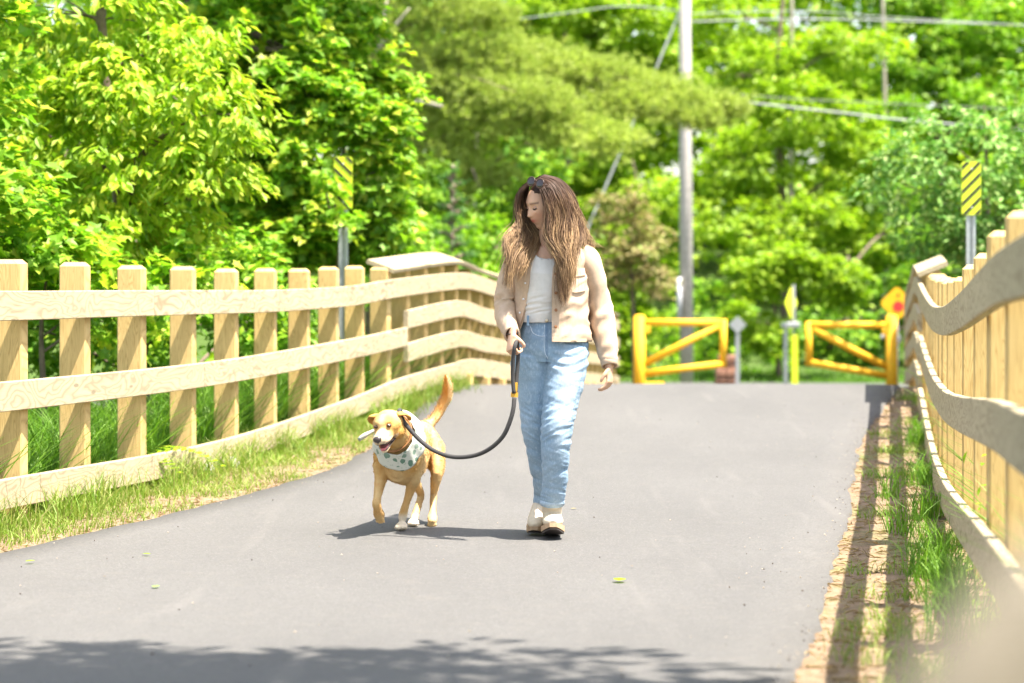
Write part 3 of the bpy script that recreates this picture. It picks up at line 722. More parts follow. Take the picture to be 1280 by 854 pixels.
tree('maple_tree', 'tall full green maple with shaded hollows, upper left behind the yellow green tree', 'tree', gp(330, 21.5), W(330, -420, 21.5), .14,
     [lb(300, 60, 21.0, .75, .7, .5), lb(230, 20, 21.2, .7, .7, .45), lb(280, 190, 21.6, .6, .6, .5), lb(90, 180, 20.6, 1.0, .5, .8), lb(330, -250, 21.3, 1.6, 1.5, 1.3), lb(330, 260, 21.2, .6, .5, .5), lb(160, 350, 20, 1.0, .5, .5)], 640, 20, .26, .12, TM, L_MAPLE, 13, droop=.4, bark=M_BARK)
tree('maple_sapling', 'bright green sapling whose leaves hide part of the left hazard marker', 'tree', gp(400, 20.9), W(400, 40, 21.6), .04,
     [lb(385, 120, 20.8, .34, .35, .28), lb(350, 200, 20.7, .36, .35, .3), lb(468, 215, 20.9, .28, .3, .3), lb(405, 262, 20.8, .3, .25, .2), lb(455, 150, 20.9, .34, .3, .24), lb(370, 295, 20.7, .4, .3, .26),
      lb(480, 285, 21.0, .24, .3, .24), lb(420, 60, 21.6, .55, .5, .45), lb(340, 110, 21.4, .4, .4, .3), lb(470, 120, 21.8, .35, .4, .3), lb(360, 10, 21.8, .5, .5, .3), lb(440, 310, 21.2, .32, .3, .22), lb(402, 225, 19.8, .06, .05, .07), lb(432, 275, 19.8, .09, .06, .05)], 900, 18, .16, .09, TM, L_MAPLE, 14, droop=.5, nl=6)
tree('alder_bush', 'leafy bush low behind the left fence posts', 'bush', gp(170, 17.6), W(170, 300, 17.6), .035,
     [lb(120, 400, 17.4, .8, .4, .5), lb(280, 390, 17.8, .7, .4, .55), lb(-20, 400, 17.0, .7, .4, .5), lb(390, 380, 20.6, .5, .4, .4)], 300, 20, .20, .095, TO, L_DEEP, 15)
tree('alder_bush', 'bright low bush with round leaves behind the first fence posts', 'bush', gp(60, 15.4), W(60, 330, 15.4), .03,
     [lb(40, 345, 15.3, .45, .3, .22), lb(150, 370, 15.6, .4, .3, .28), lb(250, 345, 16.0, .35, .3, .2)], 90, 18, .16, .09, TM, L_MAPLE, 16)

# --- white pine, its long soft boughs reach right across the middle
def needles(rng, P, D, L, w, k):
    n = len(P)*k; Pn = np.repeat(P, k, 0); d = np.repeat(D, k, 0)+rng.normal(size=(n, 3))*.55; d /= np.linalg.norm(d, axis=1, keepdims=True)
    q = rng.normal(size=(n, 3)); s = np.cross(d, q); s /= np.linalg.norm(s, axis=1, keepdims=True); ln = L*rng.uniform(.7, 1.2, (n, 1))
    V = np.stack([Pn-s*w, Pn+s*w, Pn+d*ln], 1).reshape(-1, 3); return V, np.arange(n*3).reshape(-1, 3)
def conifer_boughs(rng, boughs, tuft, L, w, k, dens):
    P = []; D = []
    mb = MB()
    for a, b, wid, thick in boughs:
        a = np.array(a); b = np.array(b); mid = (a+b)/2+np.array([0, 0, .12*np.linalg.norm(b-a)]); c = spline([a, mid, b], 10); ln = np.linalg.norm(b-a)
        mb.tube(c, list(np.linspace(.045, .01, 10)), 6)
        for _ in range(int(dens*ln)):
            t = rng.random()**.7; p = c[min(9, int(t*10))]; ax = (b-a)/ln
            off = rng.normal(size=3)*np.array([wid, wid, thick])*(1.15-t*.65); P.append(p+off); dd = ax*.6+off/max(wid, .01)*.35+np.array([0, 0, .25]); D.append(dd)
        for _ in range(int(3*ln)):
            t = rng.random(); p = c[min(9, int(t*10))]; q = p+rng.normal(size=3)*np.array([wid, wid, thick]); mb.tube([p, q], [.012, .004], 4)
    V, Fc = needles(rng, np.array(P), np.array(D), L, w, k); return V, Fc, mb
rng = np.random.default_rng(21)
base = gp(470, 38.5); root = thing('white_pine', base, 'large white pine with long soft needled boughs in the middle distance', 'pine tree')
B = []
def bo(x0, y0, x1, y1, d0, d1, w, t): B.append((W(x0, y0, d0), W(x1, y1, d1), w, t))
bo(480, 150, 690, 130, 38, 35.5, .38, .20); bo(520, 140, 905, 135, 38.3, 36, .34, .16); bo(480, 210, 760, 175, 38, 35.2, .42, .22); bo(470, 130, 640, 70, 38, 36.5, .36, .2)
bo(470, 230, 620, 225, 38, 36.3, .4, .24); bo(480, 90, 780, 110, 38.5, 37.5, .38, .18); bo(470, 60, 620, 20, 38, 36.5, .35, .2); bo(470, 250, 560, 270, 38, 36.8, .4, .22)
bo(480, 170, 830, 120, 38.6, 37.2, .34, .15); bo(460, 30, 560, -40, 38, 37, .4, .2); bo(470, 120, 350, 120, 38, 37, .4, .25); bo(470, 0, 400, -60, 38, 38, .4, .25); bo(480, -60, 620, -120, 38, 37, .5, .3)
bo(700, 150, 880, 150, 37, 35.7, .28, .13)
V, Fc, mb = conifer_boughs(rng, B, 0, .13, .0075, 17, 400)
obj('crown', V, Fc, L_PINE, root, smooth=False)
mb.build('branches', M_BARK, root, smooth=True)
s = MB(); s.tube([np.array(base)-np.array([0, 0, .3]), W(470, 100, 38.5), W(475, -250, 38.5)], [.2, .16, .05], 12); s.build('trunk', M_BARK, root, smooth=True)
s = MB(); s.tube(spline([W(470, 66, 36.2), W(488, 40, 36), W(512, 10, 35.9)], 8), [.03]*3+[.025]*3+[.015]*2, 6); s.tube(spline([W(486, 44, 36), W(480, 20, 36), W(484, 0, 36)], 6), .018, 6); s.build('dead_branch', M_BARKP, root, smooth=True)
s = MB(); s.tube(spline([W(500, 128, 36), W(525, 127, 35.4), W(552, 133, 35)], 8), .028, 6); s.build('dead_branch', M_BARKP, root, smooth=True)

# small fir sapling
rng = np.random.default_rng(22); base = gp(566, 31.5); root = thing('fir_sapling', base, 'small upright fir sapling behind the bridge railing', 'fir tree'); B = []; topz = W(566, 205, 31.5)[2]
for k in range(46):
    t = k/46; z = base[2]+.3+(topz-base[2]-.3)*t; a = k*2.4; rr = .62*(1-t)+.06
    B.append(((base[0], base[1], z), (base[0]+rr*math.cos(a), base[1]+rr*math.sin(a), z+.12*rr+.04), .06+.05*(1-t), .03))
V, Fc, mb = conifer_boughs(rng, B, 0, .05, .006, 10, 130); obj('crown', V, Fc, L_SPRUCE, root, smooth=False); mb.build('branches', M_BARK, root)
s = MB(); s.tube([base, (base[0], base[1], topz)], [.045, .008], 8); s.build('trunk', M_BARKP, root, smooth=True)

# --- mid distance
FAR = []
def ft(name, label, px, d, tip_py, lobes, n, per, cr, size, mat, seed, tm=TQ, **k):
    FAR.append(tree(name, label, 'tree' if 'bush' not in name and 'shrub' not in name else 'bush', gp(px, d), W(px, tip_py, d), k.pop('r', .14), lobes, n, per, cr, size, tm, mat, seed, **k))
ft('dogwood_shrub', 'blue green leafy shrub at the right behind the striped marker', 1230, 25.5, 130,
   [lb(1200, 190, 25, .85, .7, .45), lb(1130, 232, 25, .42, .5, .32), lb(1250, 270, 25, .8, .6, .45), lb(1300, 150, 25.5, .7, .6, .5), lb(1165, 290, 25.2, .35, .4, .25), lb(1280, 330, 25, .9, .5, .6), lb(1240, 345, 25.4, .6, .4, .5), lb(1400, 220, 26, .9, .8, .8)], 620, 22, .18, .085, L_SHRUB, 31, TO, r=.05, flat_=.55)
ft('withered_bush', 'brownish withered bush left of the utility pole', 795, 40, 240,
   [lb(790, 290, 40, .55, .5, .5), lb(770, 250, 40, .35, .4, .3), lb(810, 340, 40, .4, .4, .5), lb(760, 330, 40, .5, .4, .4)], 130, 26, .22, .09, L_DEAD, 32, r=.05)
ft('aspen_tree', 'sunlit lime green tree filling the middle right behind the thick cable', 985, 56, -60,
   [lb(930, 200, 55, 1.1, 1, .8), lb(1010, 140, 55, 1.4, 1, .75), lb(1090, 200, 55, 1.2, 1, .8), lb(950, 90, 56, 1.4, 1, .7), lb(1060, 60, 56.5, 1.2, 1, .5), lb(930, 290, 54, 1.0, .9, .6), lb(1010, 280, 54, 1.1, .8, .6), lb(900, 20, 57, 1.2, 1, .6), lb(1090, 310, 54, .8, .8, .6)], 620, 34, .36, .15, L_LIME, 33)
ft('aspen_tree', 'lime green tree right behind the two gates with pale low leaves', 975, 49, 330,
   [lb(945, 350, 48.5, .65, .5, .4), lb(985, 330, 48.5, .7, .5, .4), lb(1040, 340, 48.7, .55, .5, .3), lb(960, 420, 48.5, .5, .5, .4), lb(1050, 370, 49, .5, .5, .25), lb(920, 400, 49.5, .3, .3, .4)], 260, 28, .24, .13, L_LIME, 34, r=.07)
ft('birch_tree', 'yellow green tree at the upper right corner beyond the wires', 1180, 62, -120,
   [lb(1160, 80, 61, 1.3, 1, .8), lb(1240, 40, 61, 1.3, 1, .8), lb(1230, 120, 60, 1.2, 1, .5), lb(1130, 0, 62, 1.3, 1, .8), lb(1320, 100, 61, 1.5, 1, 1.2), lb(1120, 150, 60, .8, .8, .5)], 460, 34, .38, .17, L_MID, 35)
ft('birch_tree', 'lime green tree at the top centre left of the utility pole', 720, 60, -120,
   [lb(700, 20, 59, 1.6, 1, .8), lb(790, 40, 59, 1.2, 1, .9), lb(640, 50, 60, 1.2, 1, .8), lb(790, 180, 58, 1.0, .9, .9), lb(720, 240, 58, 1.2, .9, .8), lb(840, 110, 59, .9, .9, .8)], 520, 34, .38, .17, L_LIME, 36)
ft('birch_tree', 'bright tree directly left of the utility pole base', 790, 50, 200,
   [lb(820, 260, 49.5, .7, .6, .7), lb(760, 380, 49.5, .7, .6, .5), lb(800, 420, 49.3, .6, .5, .6), lb(825, 340, 49.5, .5, .5, .5), lb(740, 440, 49, .7, .5, .6), lb(690, 380, 50, .8, .6, .6)], 330, 28, .27, .14, L_LIME, 37, r=.09)
ft('alder_tree', 'mid green tree behind the bridge railing and the fir sapling', 590, 36, 210,
   [lb(540, 300, 33.5, .6, .5, .4), lb(620, 310, 34, .7, .6, .4), lb(530, 235, 36, .5, .5, .35), lb(640, 250, 36, .55, .6, .3), lb(590, 380, 33, 1.0, .5, .5), lb(500, 340, 31, .5, .4, .5), lb(690, 300, 36, .6, .6, .5)], 400, 26, .24, .11, L_MID, 38, TO, r=.07)
ft('alder_tree', 'dark green tree in shade behind the soft pine boughs', 600, 50, 0,
   [lb(560, 120, 49, 1.4, 1, 1.0), lb(660, 180, 49, 1.3, 1, .9), lb(560, 250, 48, 1.2, 1, .9), lb(640, 330, 47, 1.2, 1, 1.0), lb(480, 280, 47, 1.1, 1, 1.2), lb(500, 60, 50, 1.2, 1, 1.2)], 430, 30, .38, .17, L_DEEP, 39)
ft('alder_bush', 'dark green bush under the trees behind the right gate', 1060, 52, 320,
   [lb(1060, 410, 52, 1.0, .7, .8), lb(1160, 360, 52, 1.0, .7, 1.2), lb(880, 400, 53, .9, .7, .9), lb(1000, 440, 54, .9, .7, .5), lb(1130, 280, 54, .9, .8, .9), lb(1230, 400, 50, 1.2, .8, 1)], 400, 26, .34, .16, L_DEEP, 40)
# thin pale stems of young trees in the wood
for k, (px, d, x2, lab) in enumerate(((590, 62, 602, 'thin pale stem high in the woods above the pine boughs'), (985, 57, 990, 'thin pale stem inside the lime green tree'), (1105, 60, 1102, 'slim pale stem left of the upper right tree'))):
    b = gp(px, d); s = MB(); s.tube(spline([b, W(px+3, 250, d), W(x2, -60, d)], 10), list(np.linspace(.09, .04, 10)), 7); o = s.build('slender_tree_stem', M_BARKP, None, smooth=True); tag(o, lab, 'tree trunk')

# --- the wood behind everything, one mass
def mass(name, label, cat, lob, n, per, cr, size, mat, seed, tmpl=TQ):
    rng = np.random.default_rng(seed); S, O = sites_in(rng, lob, n, False); V, Fc = spray(rng, S, O, per, cr, .5, size, tmpl); tag(obj(name, V, Fc, mat, smooth=False), label, cat, kind='stuff')
rng = np.random.default_rng(5); lob = []
for row, (d, h) in enumerate(((64, 11), (70, 14), (77, 18), (84, 18))):
    for x in np.arange(-30, 34, 3.2):
        for z in np.arange(1.2, h, 2.5): lob.append(((x+rng.normal()*.8, d+rng.normal(), G(x, d)+z+rng.normal()*.5), (1.9+rng.random()*.6, 1.6, 1.35+rng.random()*.4)))
mass('woodland', 'far wood of mixed green trees closing the view behind the street', 'woodland', lob, 12000, 22, .85, .36, L_LIME, 6)
lob = []
for x in np.arange(-22, -2.4, 1.7):
    for z in np.arange(.3, 8, 1.6): d = 23+rng.random()*3-x*.25; lob.append(((x, d, G(x, d)+z), (1.2, 1.1, 1.0)))
for x in np.arange(7.5, 26, 1.8):
    for z in np.arange(.3, 7, 1.6): d = 31+rng.random()*3+x*.15; lob.append(((x, d, G(x, d)+z), (1.2, 1.1, 1.0)))
mass('thicket', 'shaded thicket of young trees on both sides behind the fences', 'thicket', lob, 2000, 20, .45, .17, L_DEEP, 8)
rng = np.random.default_rng(9); lob = []
for x in np.arange(-8, 14, 1.1): lob.append(((x, 49.5+rng.random()*3, G(x, 50)+.25), (.9, .7, .55)))
for y in np.arange(21, 36, 1.2): lob.append(((fl(y)-2.0, y, G(fl(y)-2, y)+.35), (.9, .9, .6)))
mass('undergrowth', 'low green undergrowth at the foot of the trees beyond the path', 'undergrowth', lob, 700, 24, .3, .12, L_MID, 10)

# shade tree standing beside the photographer, its crown throws the shade at the bottom
tree('oak_tree', 'oak beside the path near the camera whose crown shades the foreground', 'tree', (-3.9, 1.0, G(-3.9, 1)), (-2.2, 2.5, 6.8), .16,
     [((1.4, 5.2, 5.1), (1.15, 1.0, .5)), ((.1, 5.15, 5.3), (1.3, 1.15, .5)), ((-1.4, 5.15, 5.6), (1.2, 1.1, .6)), ((1.0, 4.2, 5.2), (1.3, 1.0, .5)), ((-2.4, 2.6, 6.2), (1.7, 1.6, .9)), ((2.3, 3.9, 5.1), (.6, .7, .4)), ((.6, 3.2, 5.6), (1.4, 1, .6))], 900, 30, .24, .12, TO, L_MID, 51, flat_=.4)

# ============================================================ GRASS AND GROUND PLANTS
def grass(name, label, pts, hmin, hmax, w, mat, seed, lean=.35, cat='grass'):
    rng = np.random.default_rng(seed); n = len(pts); P = np.array(pts); h = rng.uniform(hmin, hmax, n); a = rng.uniform(0, 2*PI, n)
    d = np.stack([np.cos(a), np.sin(a), np.zeros(n)], 1); b = rng.uniform(0, 2*PI, n); sdv = np.stack([np.cos(b), np.sin(b), np.zeros(n)], 1)
    ln = rng.uniform(.05, lean, n)*h; up = np.array([0, 0, 1.])
    rows = []
    for t, ww in ((0, 1.), (.4, .85), (.75, .55), (1., 0.05)):
        c = P+up*(h*t*(1-.12*t))[:, None]+d*(ln*t*t*1.6)[:, None]; rows += [c-sdv*w*ww, c+sdv*w*ww]
    V = np.stack(rows, 1).reshape(-1, 3); base = (np.arange(n)*8)[:, None]
    q = np.concatenate([base+np.array([[0, 1, 3, 2]]), base+np.array([[2, 3, 5, 4]]), base+np.array([[4, 5, 7, 6]])], 0)
    o = obj(name, V, q, mat, smooth=False); return tag(o, label, cat, kind='stuff')
rng = np.random.default_rng(77); pts = []
while len(pts) < 26000:
    y = 5+rng.random()*16.5; a, b = fl(y)-.1, pl(y)-.03; u = rng.random()**1.5; x = a+(b-a)*u
    if nz((x, y, 0), 2.3, 1)+.35-u*.45 > rng.normal()*.22: pts.append((x, y, G(x, y)))
grass('verge_grass', 'short yellow green grass on the verge between left fence and path', pts, .02, .085, .0022, L_GRASS, 1, .8)
pts = []
while len(pts) < 15000:
    y = 7+rng.random()*14; x = fl(y)+rng.normal()*.13-.02
    if nz((x, y, 0), 3.1, 12) > -.1: pts.append((x, y, G(x, y)))
grass('fence_grass', 'longer green grass growing through the foot of the left fence', pts, .06, .24, .0028, L_GRASS, 2, .6)
pts = []
while len(pts) < 42000:
    y = 8+rng.random()*13.5; x = fl(y)-.15-rng.random()**1.2*3.4; pts.append((x, y, G(x, y)))
grass('meadow_grass', 'lush tall grass beyond the left fence', pts, .2, .62, .0045, L_TALL, 3, .7)
pts = []
while len(pts) < 5000:
    y = 5+rng.random()*15; a, b = pr(y)+.05, fr(y)+.1; u = rng.random()**.7; x = a+(b-a)*u
    if nz((x, y, 0), 2.2, 31)-.30+u*.2 > rng.normal()*.08: pts.append((x, y, G(x, y)))
grass('verge_grass', 'sparse grass on the dirt verge between path and right fence', pts, .02, .09, .0022, L_GRASS, 4, .8)
pts = []
for (oy, off, n, s) in ((9.8, .14, 170, .06), (9.2, .12, 110, .05), (10.6, .11, 100, .06), (8.5, .1, 90, .05), (12.2, .1, 120, .05), (11.5, .25, 60, .04), (14, .1, 110, .05), (7.7, .1, 60, .05), (16.5, .1, 120, .05), (13.2, .3, 50, .04)):
    for _ in range(n): y = oy+rng.normal()*s*2.5; x = fr(y)-off+rng.normal()*s; pts.append((x, y, G(x, y)))
grass('grass_tufts', 'tall bright green grass tufts along the foot of the right fence', pts, .08, .26, .003, L_TALL, 5, .6)
pts = []
while len(pts) < 9000:
    y = 5+rng.random()*14; x = fr(y)+.2+rng.random()**1.3*1.8; pts.append((x, y, G(x, y)))
grass('meadow_grass', 'tall grass beyond the right fence', pts, .2, .6, .0045, L_TALL, 6, .7)
pts = []
while len(pts) < 16000:
    y = 36.5+rng.random()*14; x = rng.uniform(-6, 12)
    if not (pl(min(y, 42)) < x < pr(min(y, 42)) and y < 41) and not 40.4 < y < 46.7: pts.append((x, y, G(x, y)))
grass('lawn', 'mown green grass around the gates and the crossing street', pts, .05, .16, .012, L_TALL, 7, .5)
# dry straw bits lying flat on both verges
rng = np.random.default_rng(3); mb = []
P = []; 
for _ in range(7000):
    y = 5+rng.random()*16
    if rng.random() < .5: x = pl(y)-rng.random()*.62
    else: x = pr(y)+rng.random()*.6
    P.append((x, y, G(x, y)+.006))
P = np.array(P); n = len(P); tipd = np.stack([rng.normal(size=n), rng.normal(size=n), rng.normal(size=n)*.12], 1)
M_STRAW = leaf_mat('dry_straw', [(0.34, 0.24, 0.13), (0.48, 0.37, 0.22), (0.24, 0.15, 0.08)], .1, .03)
V, Fc = leaves(P, tipd, np.tile(np.array([0, 0, 1.]), (n, 1)), rng.uniform(.02, .07, n), (T_quad(.06)))
tag(obj('dry_grass_litter', V, Fc, M_STRAW, smooth=False), 'dry straw and leaf bits scattered over both verges', 'litter', kind='stuff')

# fern behind the second fence post
def fern(label, base, n, L, seed):
    rng = np.random.default_rng(seed); P = []; Tp = []; Nn = []; Sz = []; mb = MB()
    for i in range(n):
        a = i*2*PI/n+rng.normal()*.2; ln = L*rng.uniform(.7, 1.1); d = np.array([math.cos(a), math.sin(a), 0])
        c = [np.array(base)+d*ln*t+np.array([0, 0, ln*(.95*t-.85*t*t)]) for t in np.linspace(0, 1, 14)]
        mb.tube(c, list(np.linspace(.004, .001, 14)), 4); sd_ = np.cross(d, [0, 0, 1])
        for k in range(2, 14):
            for s in (-1, 1):
                w = .32*ln*math.sin(PI*min(1, (k/14)**.8))*.5+.01
                for q in range(4):
                    f = (q+.7)/4; P.append(c[k]+sd_*s*w*f); Tp.append(d+sd_*s*.5); Nn.append(np.array([0, 0, 1])+d*.3); Sz.append(.036*(1.2-f*.6))
                    P.append(c[k]+sd_*s*w*f); Tp.append(-d*.4+sd_*s*1.0); Nn.append(np.array([0, 0, 1])); Sz.append(.03)
    V, Fc = leaves(np.array(P), np.array(Tp), np.array(Nn), np.array(Sz), TQ)
    r = thing('fern', tuple(base), label, 'fern'); obj('fronds', V, Fc, L_CHERRY, r, smooth=False); mb.build('stalks', L_TALL, r)
fern('yellow green fern between the second and third fence posts', gp(150, 14.0, .05), 11, .55, 1)
fern('smaller fern low behind the first fence posts', gp(55, 13.6, .03), 9, .42, 2)
# grey stones under the fence
M_ST = flat('grey_stone', (.30, .29, .27), .9, 0, .25, 12, .1)
for k, (px, py, d, s, lab) in enumerate(((251, 592, 14.6, .10, 'grey stone at the foot of the left fence'), (285, 583, 15.0, .08, 'smaller grey stone right of the fence stone'), (330, 566, 15.9, .06, 'pale stone beside the fence post further along'), (180, 605, 13.9, .06, 'small stone near the third fence post'))):
    x = (px-640)*d/F; mb = MB(); V, Fc = sphere(14, 9); V = np.array([v*np.array([s, s*.8, s*.6])*(1+.25*nz(v, 1.6, k)) for v in V])+np.array([x, d, G(x, d)+s*.2]); mb.add(V, Fc)
    tag(mb.build('stone', M_ST, None, smooth=True), lab, 'stone')
# slender weeds by the right fence
for k, (x, y, lab) in enumerate(((1.62, 8.05, 'small leafy weed with bright leaves at the foot of the right fence'), (1.88, 9.3, 'leafy weed climbing the right fence posts'))):
    rng = np.random.default_rng(60+k); z = G(x, y); P = np.array([(x+rng.normal()*.05, y+rng.normal()*.09, z+.03+rng.random()**1.4*(.12 if k == 0 else .5)) for _ in range(60)])
    V, Fc = leaves(P, rng.normal(size=(60, 3)), np.tile([0, 0, 1.], (60, 1))+rng.normal(size=(60, 3))*.3, rng.uniform(.03, .06, 60), TON)
    r = thing('weed', (x, y, z), lab, 'plant'); obj('leaves', V, Fc, L_CHERRY, r, smooth=False)
    mb = MB(); [mb.tube([(x, y, z), P[i]], [.003, .0015], 4) for i in range(0, 60, 6)]; mb.build('stem', L_TALL, r)
# ============================================================ PERSON
D0 = 11.06
def P(px, py, dy=0.0): return W(px, py, D0+dy)
S_ = D0/F           # metres per pixel at the woman
def tint_mat(name, rough=0.6, bump=None, spec=0.4, sss=0.0, extra=None):
    t = NT(name); at = t.n('Attribute', _attribute_name='tint').outputs['Color']; o = t.objc()
    nb = t.noise(o, 45, 4); c = t.mix(t.ramp(nb, [(0.3, 0.22), (0.7, 0.0)]), at, t.mix(1.0, at, (.8, .78, .76), 'MULTIPLY'))
    if extra: c = extra(t, c, o)
    kw = {}
    if sss: kw = dict(Subsurface_Weight=sss, Subsurface_Radius=(0.01, 0.004, 0.002))
    nm = bump(t, o) if bump else None
    return t.pbr(c, rough, nm, 0, spec, **kw)
M_SKIN = tint_mat('skin', 0.5, None, 0.4, 0.12)
def weave(scale, st): return lambda t, o: t.bump(t.math('ADD', t.noise(o, scale, 3), t.noise(o, 28, 3)), st, 0.004)
def denim_extra(t, c, o):
    f = t.noise(t.mapv(o, (900, 900, 120)), 1, 2); g = t.noise(t.mapv(o, (120, 120, 60)), 1, 3)
    c = t.mix(t.ramp(f, [(.35, .35), (.65, 0.)]), c, (.13, .21, .32)); return t.mix(t.ramp(g, [(.5, 0.), (.75, .22)]), c, (.75, .85, .95))
M_DENIM = tint_mat('light_blue_denim', 0.85, weave(500, .35), 0.15, 0, denim_extra)
M_JACK = flat('cream_pink_twill', (0.50, 0.37, 0.265), .9, 0, .07, 60, .1)
M_TEE = flat('white_cotton', (0.62, 0.60, 0.57), .9, 0, .04, 60, .1)
M_BOOT = flat('cream_suede', (0.62, 0.53, 0.40), .85, 0, .06, 60, .1); M_SOLE = flat('tan_rubber', (0.42, 0.29, 0.18), .8, 0, .1, 60, .2)
M_TREAD = flat('dark_rubber', (0.05, 0.04, 0.035), .8)
M_BTN = flat('brown_button', (0.30, 0.13, 0.05), .35, 0, .3, 90)
M_STITCH = flat('pale_stitching', (0.45, 0.52, 0.6), .8)

pbase = (P(688, 672)[0], D0, zr(D0))
person = thing('person', pbase, 'woman with long brown hair in cream jacket and light jeans walking a dog', 'person')
SKC = (0.60, 0.36, 0.235)
body = MB()
def lf(pts, r, n=20, ref=(1, 0, 0), mb=None): (mb or body).tube([p for p in pts], r, n, ref=ref)
px = lambda v: v*S_
# torso core (kept under the clothes), neck, shoulders
lf([P(692, 425, .02), P(692, 400, .02), P(688, 372, .01), P(686, 345, .0), P(688, 322, .0), P(690, 311, .0)], [(px(30), .09), (px(26), .085), (px(26), .085), (px(31), .095), (px(34), .085), (px(20), .06)])
lf([P(690, 318, .01), P(689, 303, .0), P(687, 288, -.01), P(686, 275, -.01)], [(.075, .06), (.052, .052), (.048, .05), (.046, .05)])
lf([P(664, 318, .01), P(650, 322, .01), P(637, 365, .03), P(632, 392, .02), P(637, 418, -.10), P(640, 424, -.13)], [.045, .048, .040, .036, .028, .024])
lf([P(712, 318, .01), P(730, 322, .02), P(746, 366, .05), P(751, 396, .05), P(760, 440, .0), P(762, 459, -.02)], [.045, .048, .040, .036, .026, .022])
# legs inside the jeans
lf([P(708, 430, .0), P(706, 460, -.02), P(699, 512, -.08), P(695, 546, -.10), P(693.5, 600, -.05), P(690, 618, -.02), P(690, 632, .0)], [.07, .068, .046, .038, .030, .022, .020])
lf([P(672, 430, .02), P(668, 460, .03), P(669.5, 510, .04), P(672, 545, .07), P(681, 600, .17), P(681, 622, .21), P(679, 636, .22)], [.07, .068, .046, .038, .028, .022, .020])

# ---- head: shaped skull with a face
Fv = np.array([-0.86, -0.47, -0.17]); Fv /= np.linalg.norm(Fv)
Sv = np.cross(Fv, [0, 0, 1.]); Sv /= np.linalg.norm(Sv); Uv = np.cross(Sv, Fv)
HC = P(682, 258, -.015)
def H(f, s, u): return HC+Fv*f+Sv*s+Uv*u
def head_mesh():
    nu, nv = 72, 52; V, Fc = sphere(nu, nv); out = []
    for x, y, z in V:                       # x = forward, y = side, z = up
        f, s, u = x*.093, y*.073, z*.112
        if u < 0:                            # jaw narrows and comes forward
            k = -u/.112; s *= 1-.36*k**1.3; f = f*(1-.20*k*(x < 0))-.35*k*.02*(x < 0)
            if x > 0: f *= 1-.10*k
        if x < -.1 and u < -.03: f += .03*min(1, (-.03-u)/.05)
        g = lambda a, b, w: math.exp(-((s-a)/w)**2)
        fr_ = max(0, x)
        face = fr_**1.2
        # flat face plane
        f = min(f, .086-.9*s*s*6) if x > .5 else f
        def bump(s0, u0, ws, wu, h): return h*math.exp(-((s-s0)/ws)**2-((u-u0)/wu)**2)*(x > 0)
        f += bump(0, .028, .035, .012, .004)                                     # brow
        f += bump(.031, .004, .015, .012, -.010)+bump(-.031, .004, .015, .012, -.010) # eye sockets
        t = (0.012-u)/.045                                                      # nose from bridge to tip
        if 0 < t < 1.15 and x > 0: f += (.003+.015*t**1.4)*math.exp(-(s/(.006+.0055*t))**2)*(1 if t < 1 else max(0, 1-(t-1)/.15))
        f += bump(0, -.050, .020, .006, .006)+bump(0, -.062, .017, .006, .006)   # lips
        f += bump(0, -.056, .024, .0025, -.003)
        f += bump(0, -.074, .018, .006, -.003)+bump(0, -.092, .020, .014, .010)   # chin
        f += bump(.042, -.022, .020, .020, .004)+bump(-.042, -.022, .020, .020, .004) # cheeks
        out.append(H(f, s, u))
    return np.array(out), Fc
body.add(*head_mesh())
for sg in (-1, 1):                      # ears
    body.ball(H(-.008, sg*.071, -.006), (.008, .016, .028), R=np.stack([Sv, Fv, Uv], 1))
# ---- hands
def hand(mb, wrist, palm_dir, across, back, sc, curls, thumb, split=1.0):
    """palm box-ish loft plus five separate bent fingers. back = back-of-hand normal"""
    a = np.array(palm_dir, float); a /= np.linalg.norm(a); c = np.array(across, float); c -= a*np.dot(a, c); c /= np.linalg.norm(c); b = np.array(back, float); b -= a*np.dot(a, b)+c*np.dot(c, b); b /= np.linalg.norm(b)
    w = np.array(wrist, float); L = .088*sc
    mb.tube([w-a*.03, w, w+a*L*.35, w+a*L*.75, w+a*L], [(.024*sc, .017*sc), (.024*sc, .017*sc), (.034*sc, .015*sc), (.038*sc, .014*sc), (.036*sc, .011*sc)], 14, ref=c)
    tips = []
    for i, (ln, off) in enumerate(((.072, .030), (.080, .0105), (.074, -.0105), (.058, -.030))):
        p = w+a*L*.9+c*off*sc; d = a.copy(); pts = [w+a*L*.6+c*off*sc*.8, p]; ang = 0
        for k, fr in enumerate((.45, .32, .25)):
            ang += curls[i][k]; d = a*math.cos(ang)-b*math.sin(ang); p = p+d*ln*fr*sc; pts.append(p)
        mb.tube(pts, [.0095*sc, .0098*sc, .0088*sc, .0080*sc, .0060*sc], 9)
    p = w+a*L*.22+c*.026*sc; pts = [w+a*L*.15, p]
    for k, (da, dc, db, ln) in enumerate(thumb):
        d = a*da+c*dc-b*db; d /= np.linalg.norm(d); p = p+d*ln*sc; pts.append(p)
    mb.tube(pts, [.013*sc, .0125*sc, .011*sc, .0095*sc, .007*sc][:len(pts)], 9)
# her left hand (image right): hanging, lightly curled, back of hand outward
hand(body, P(762, 458, -.03), (.0, -.10, -1), (-.35, -1, 0), (1, -.35, .0), .88, [(.55, .55, .35), (.5, .6, .4), (.5, .65, .4), (.55, .7, .4)], [(.75, .45, .45, .034), (.9, .1, .5, .026), (.9, -.1, .4, .018)])
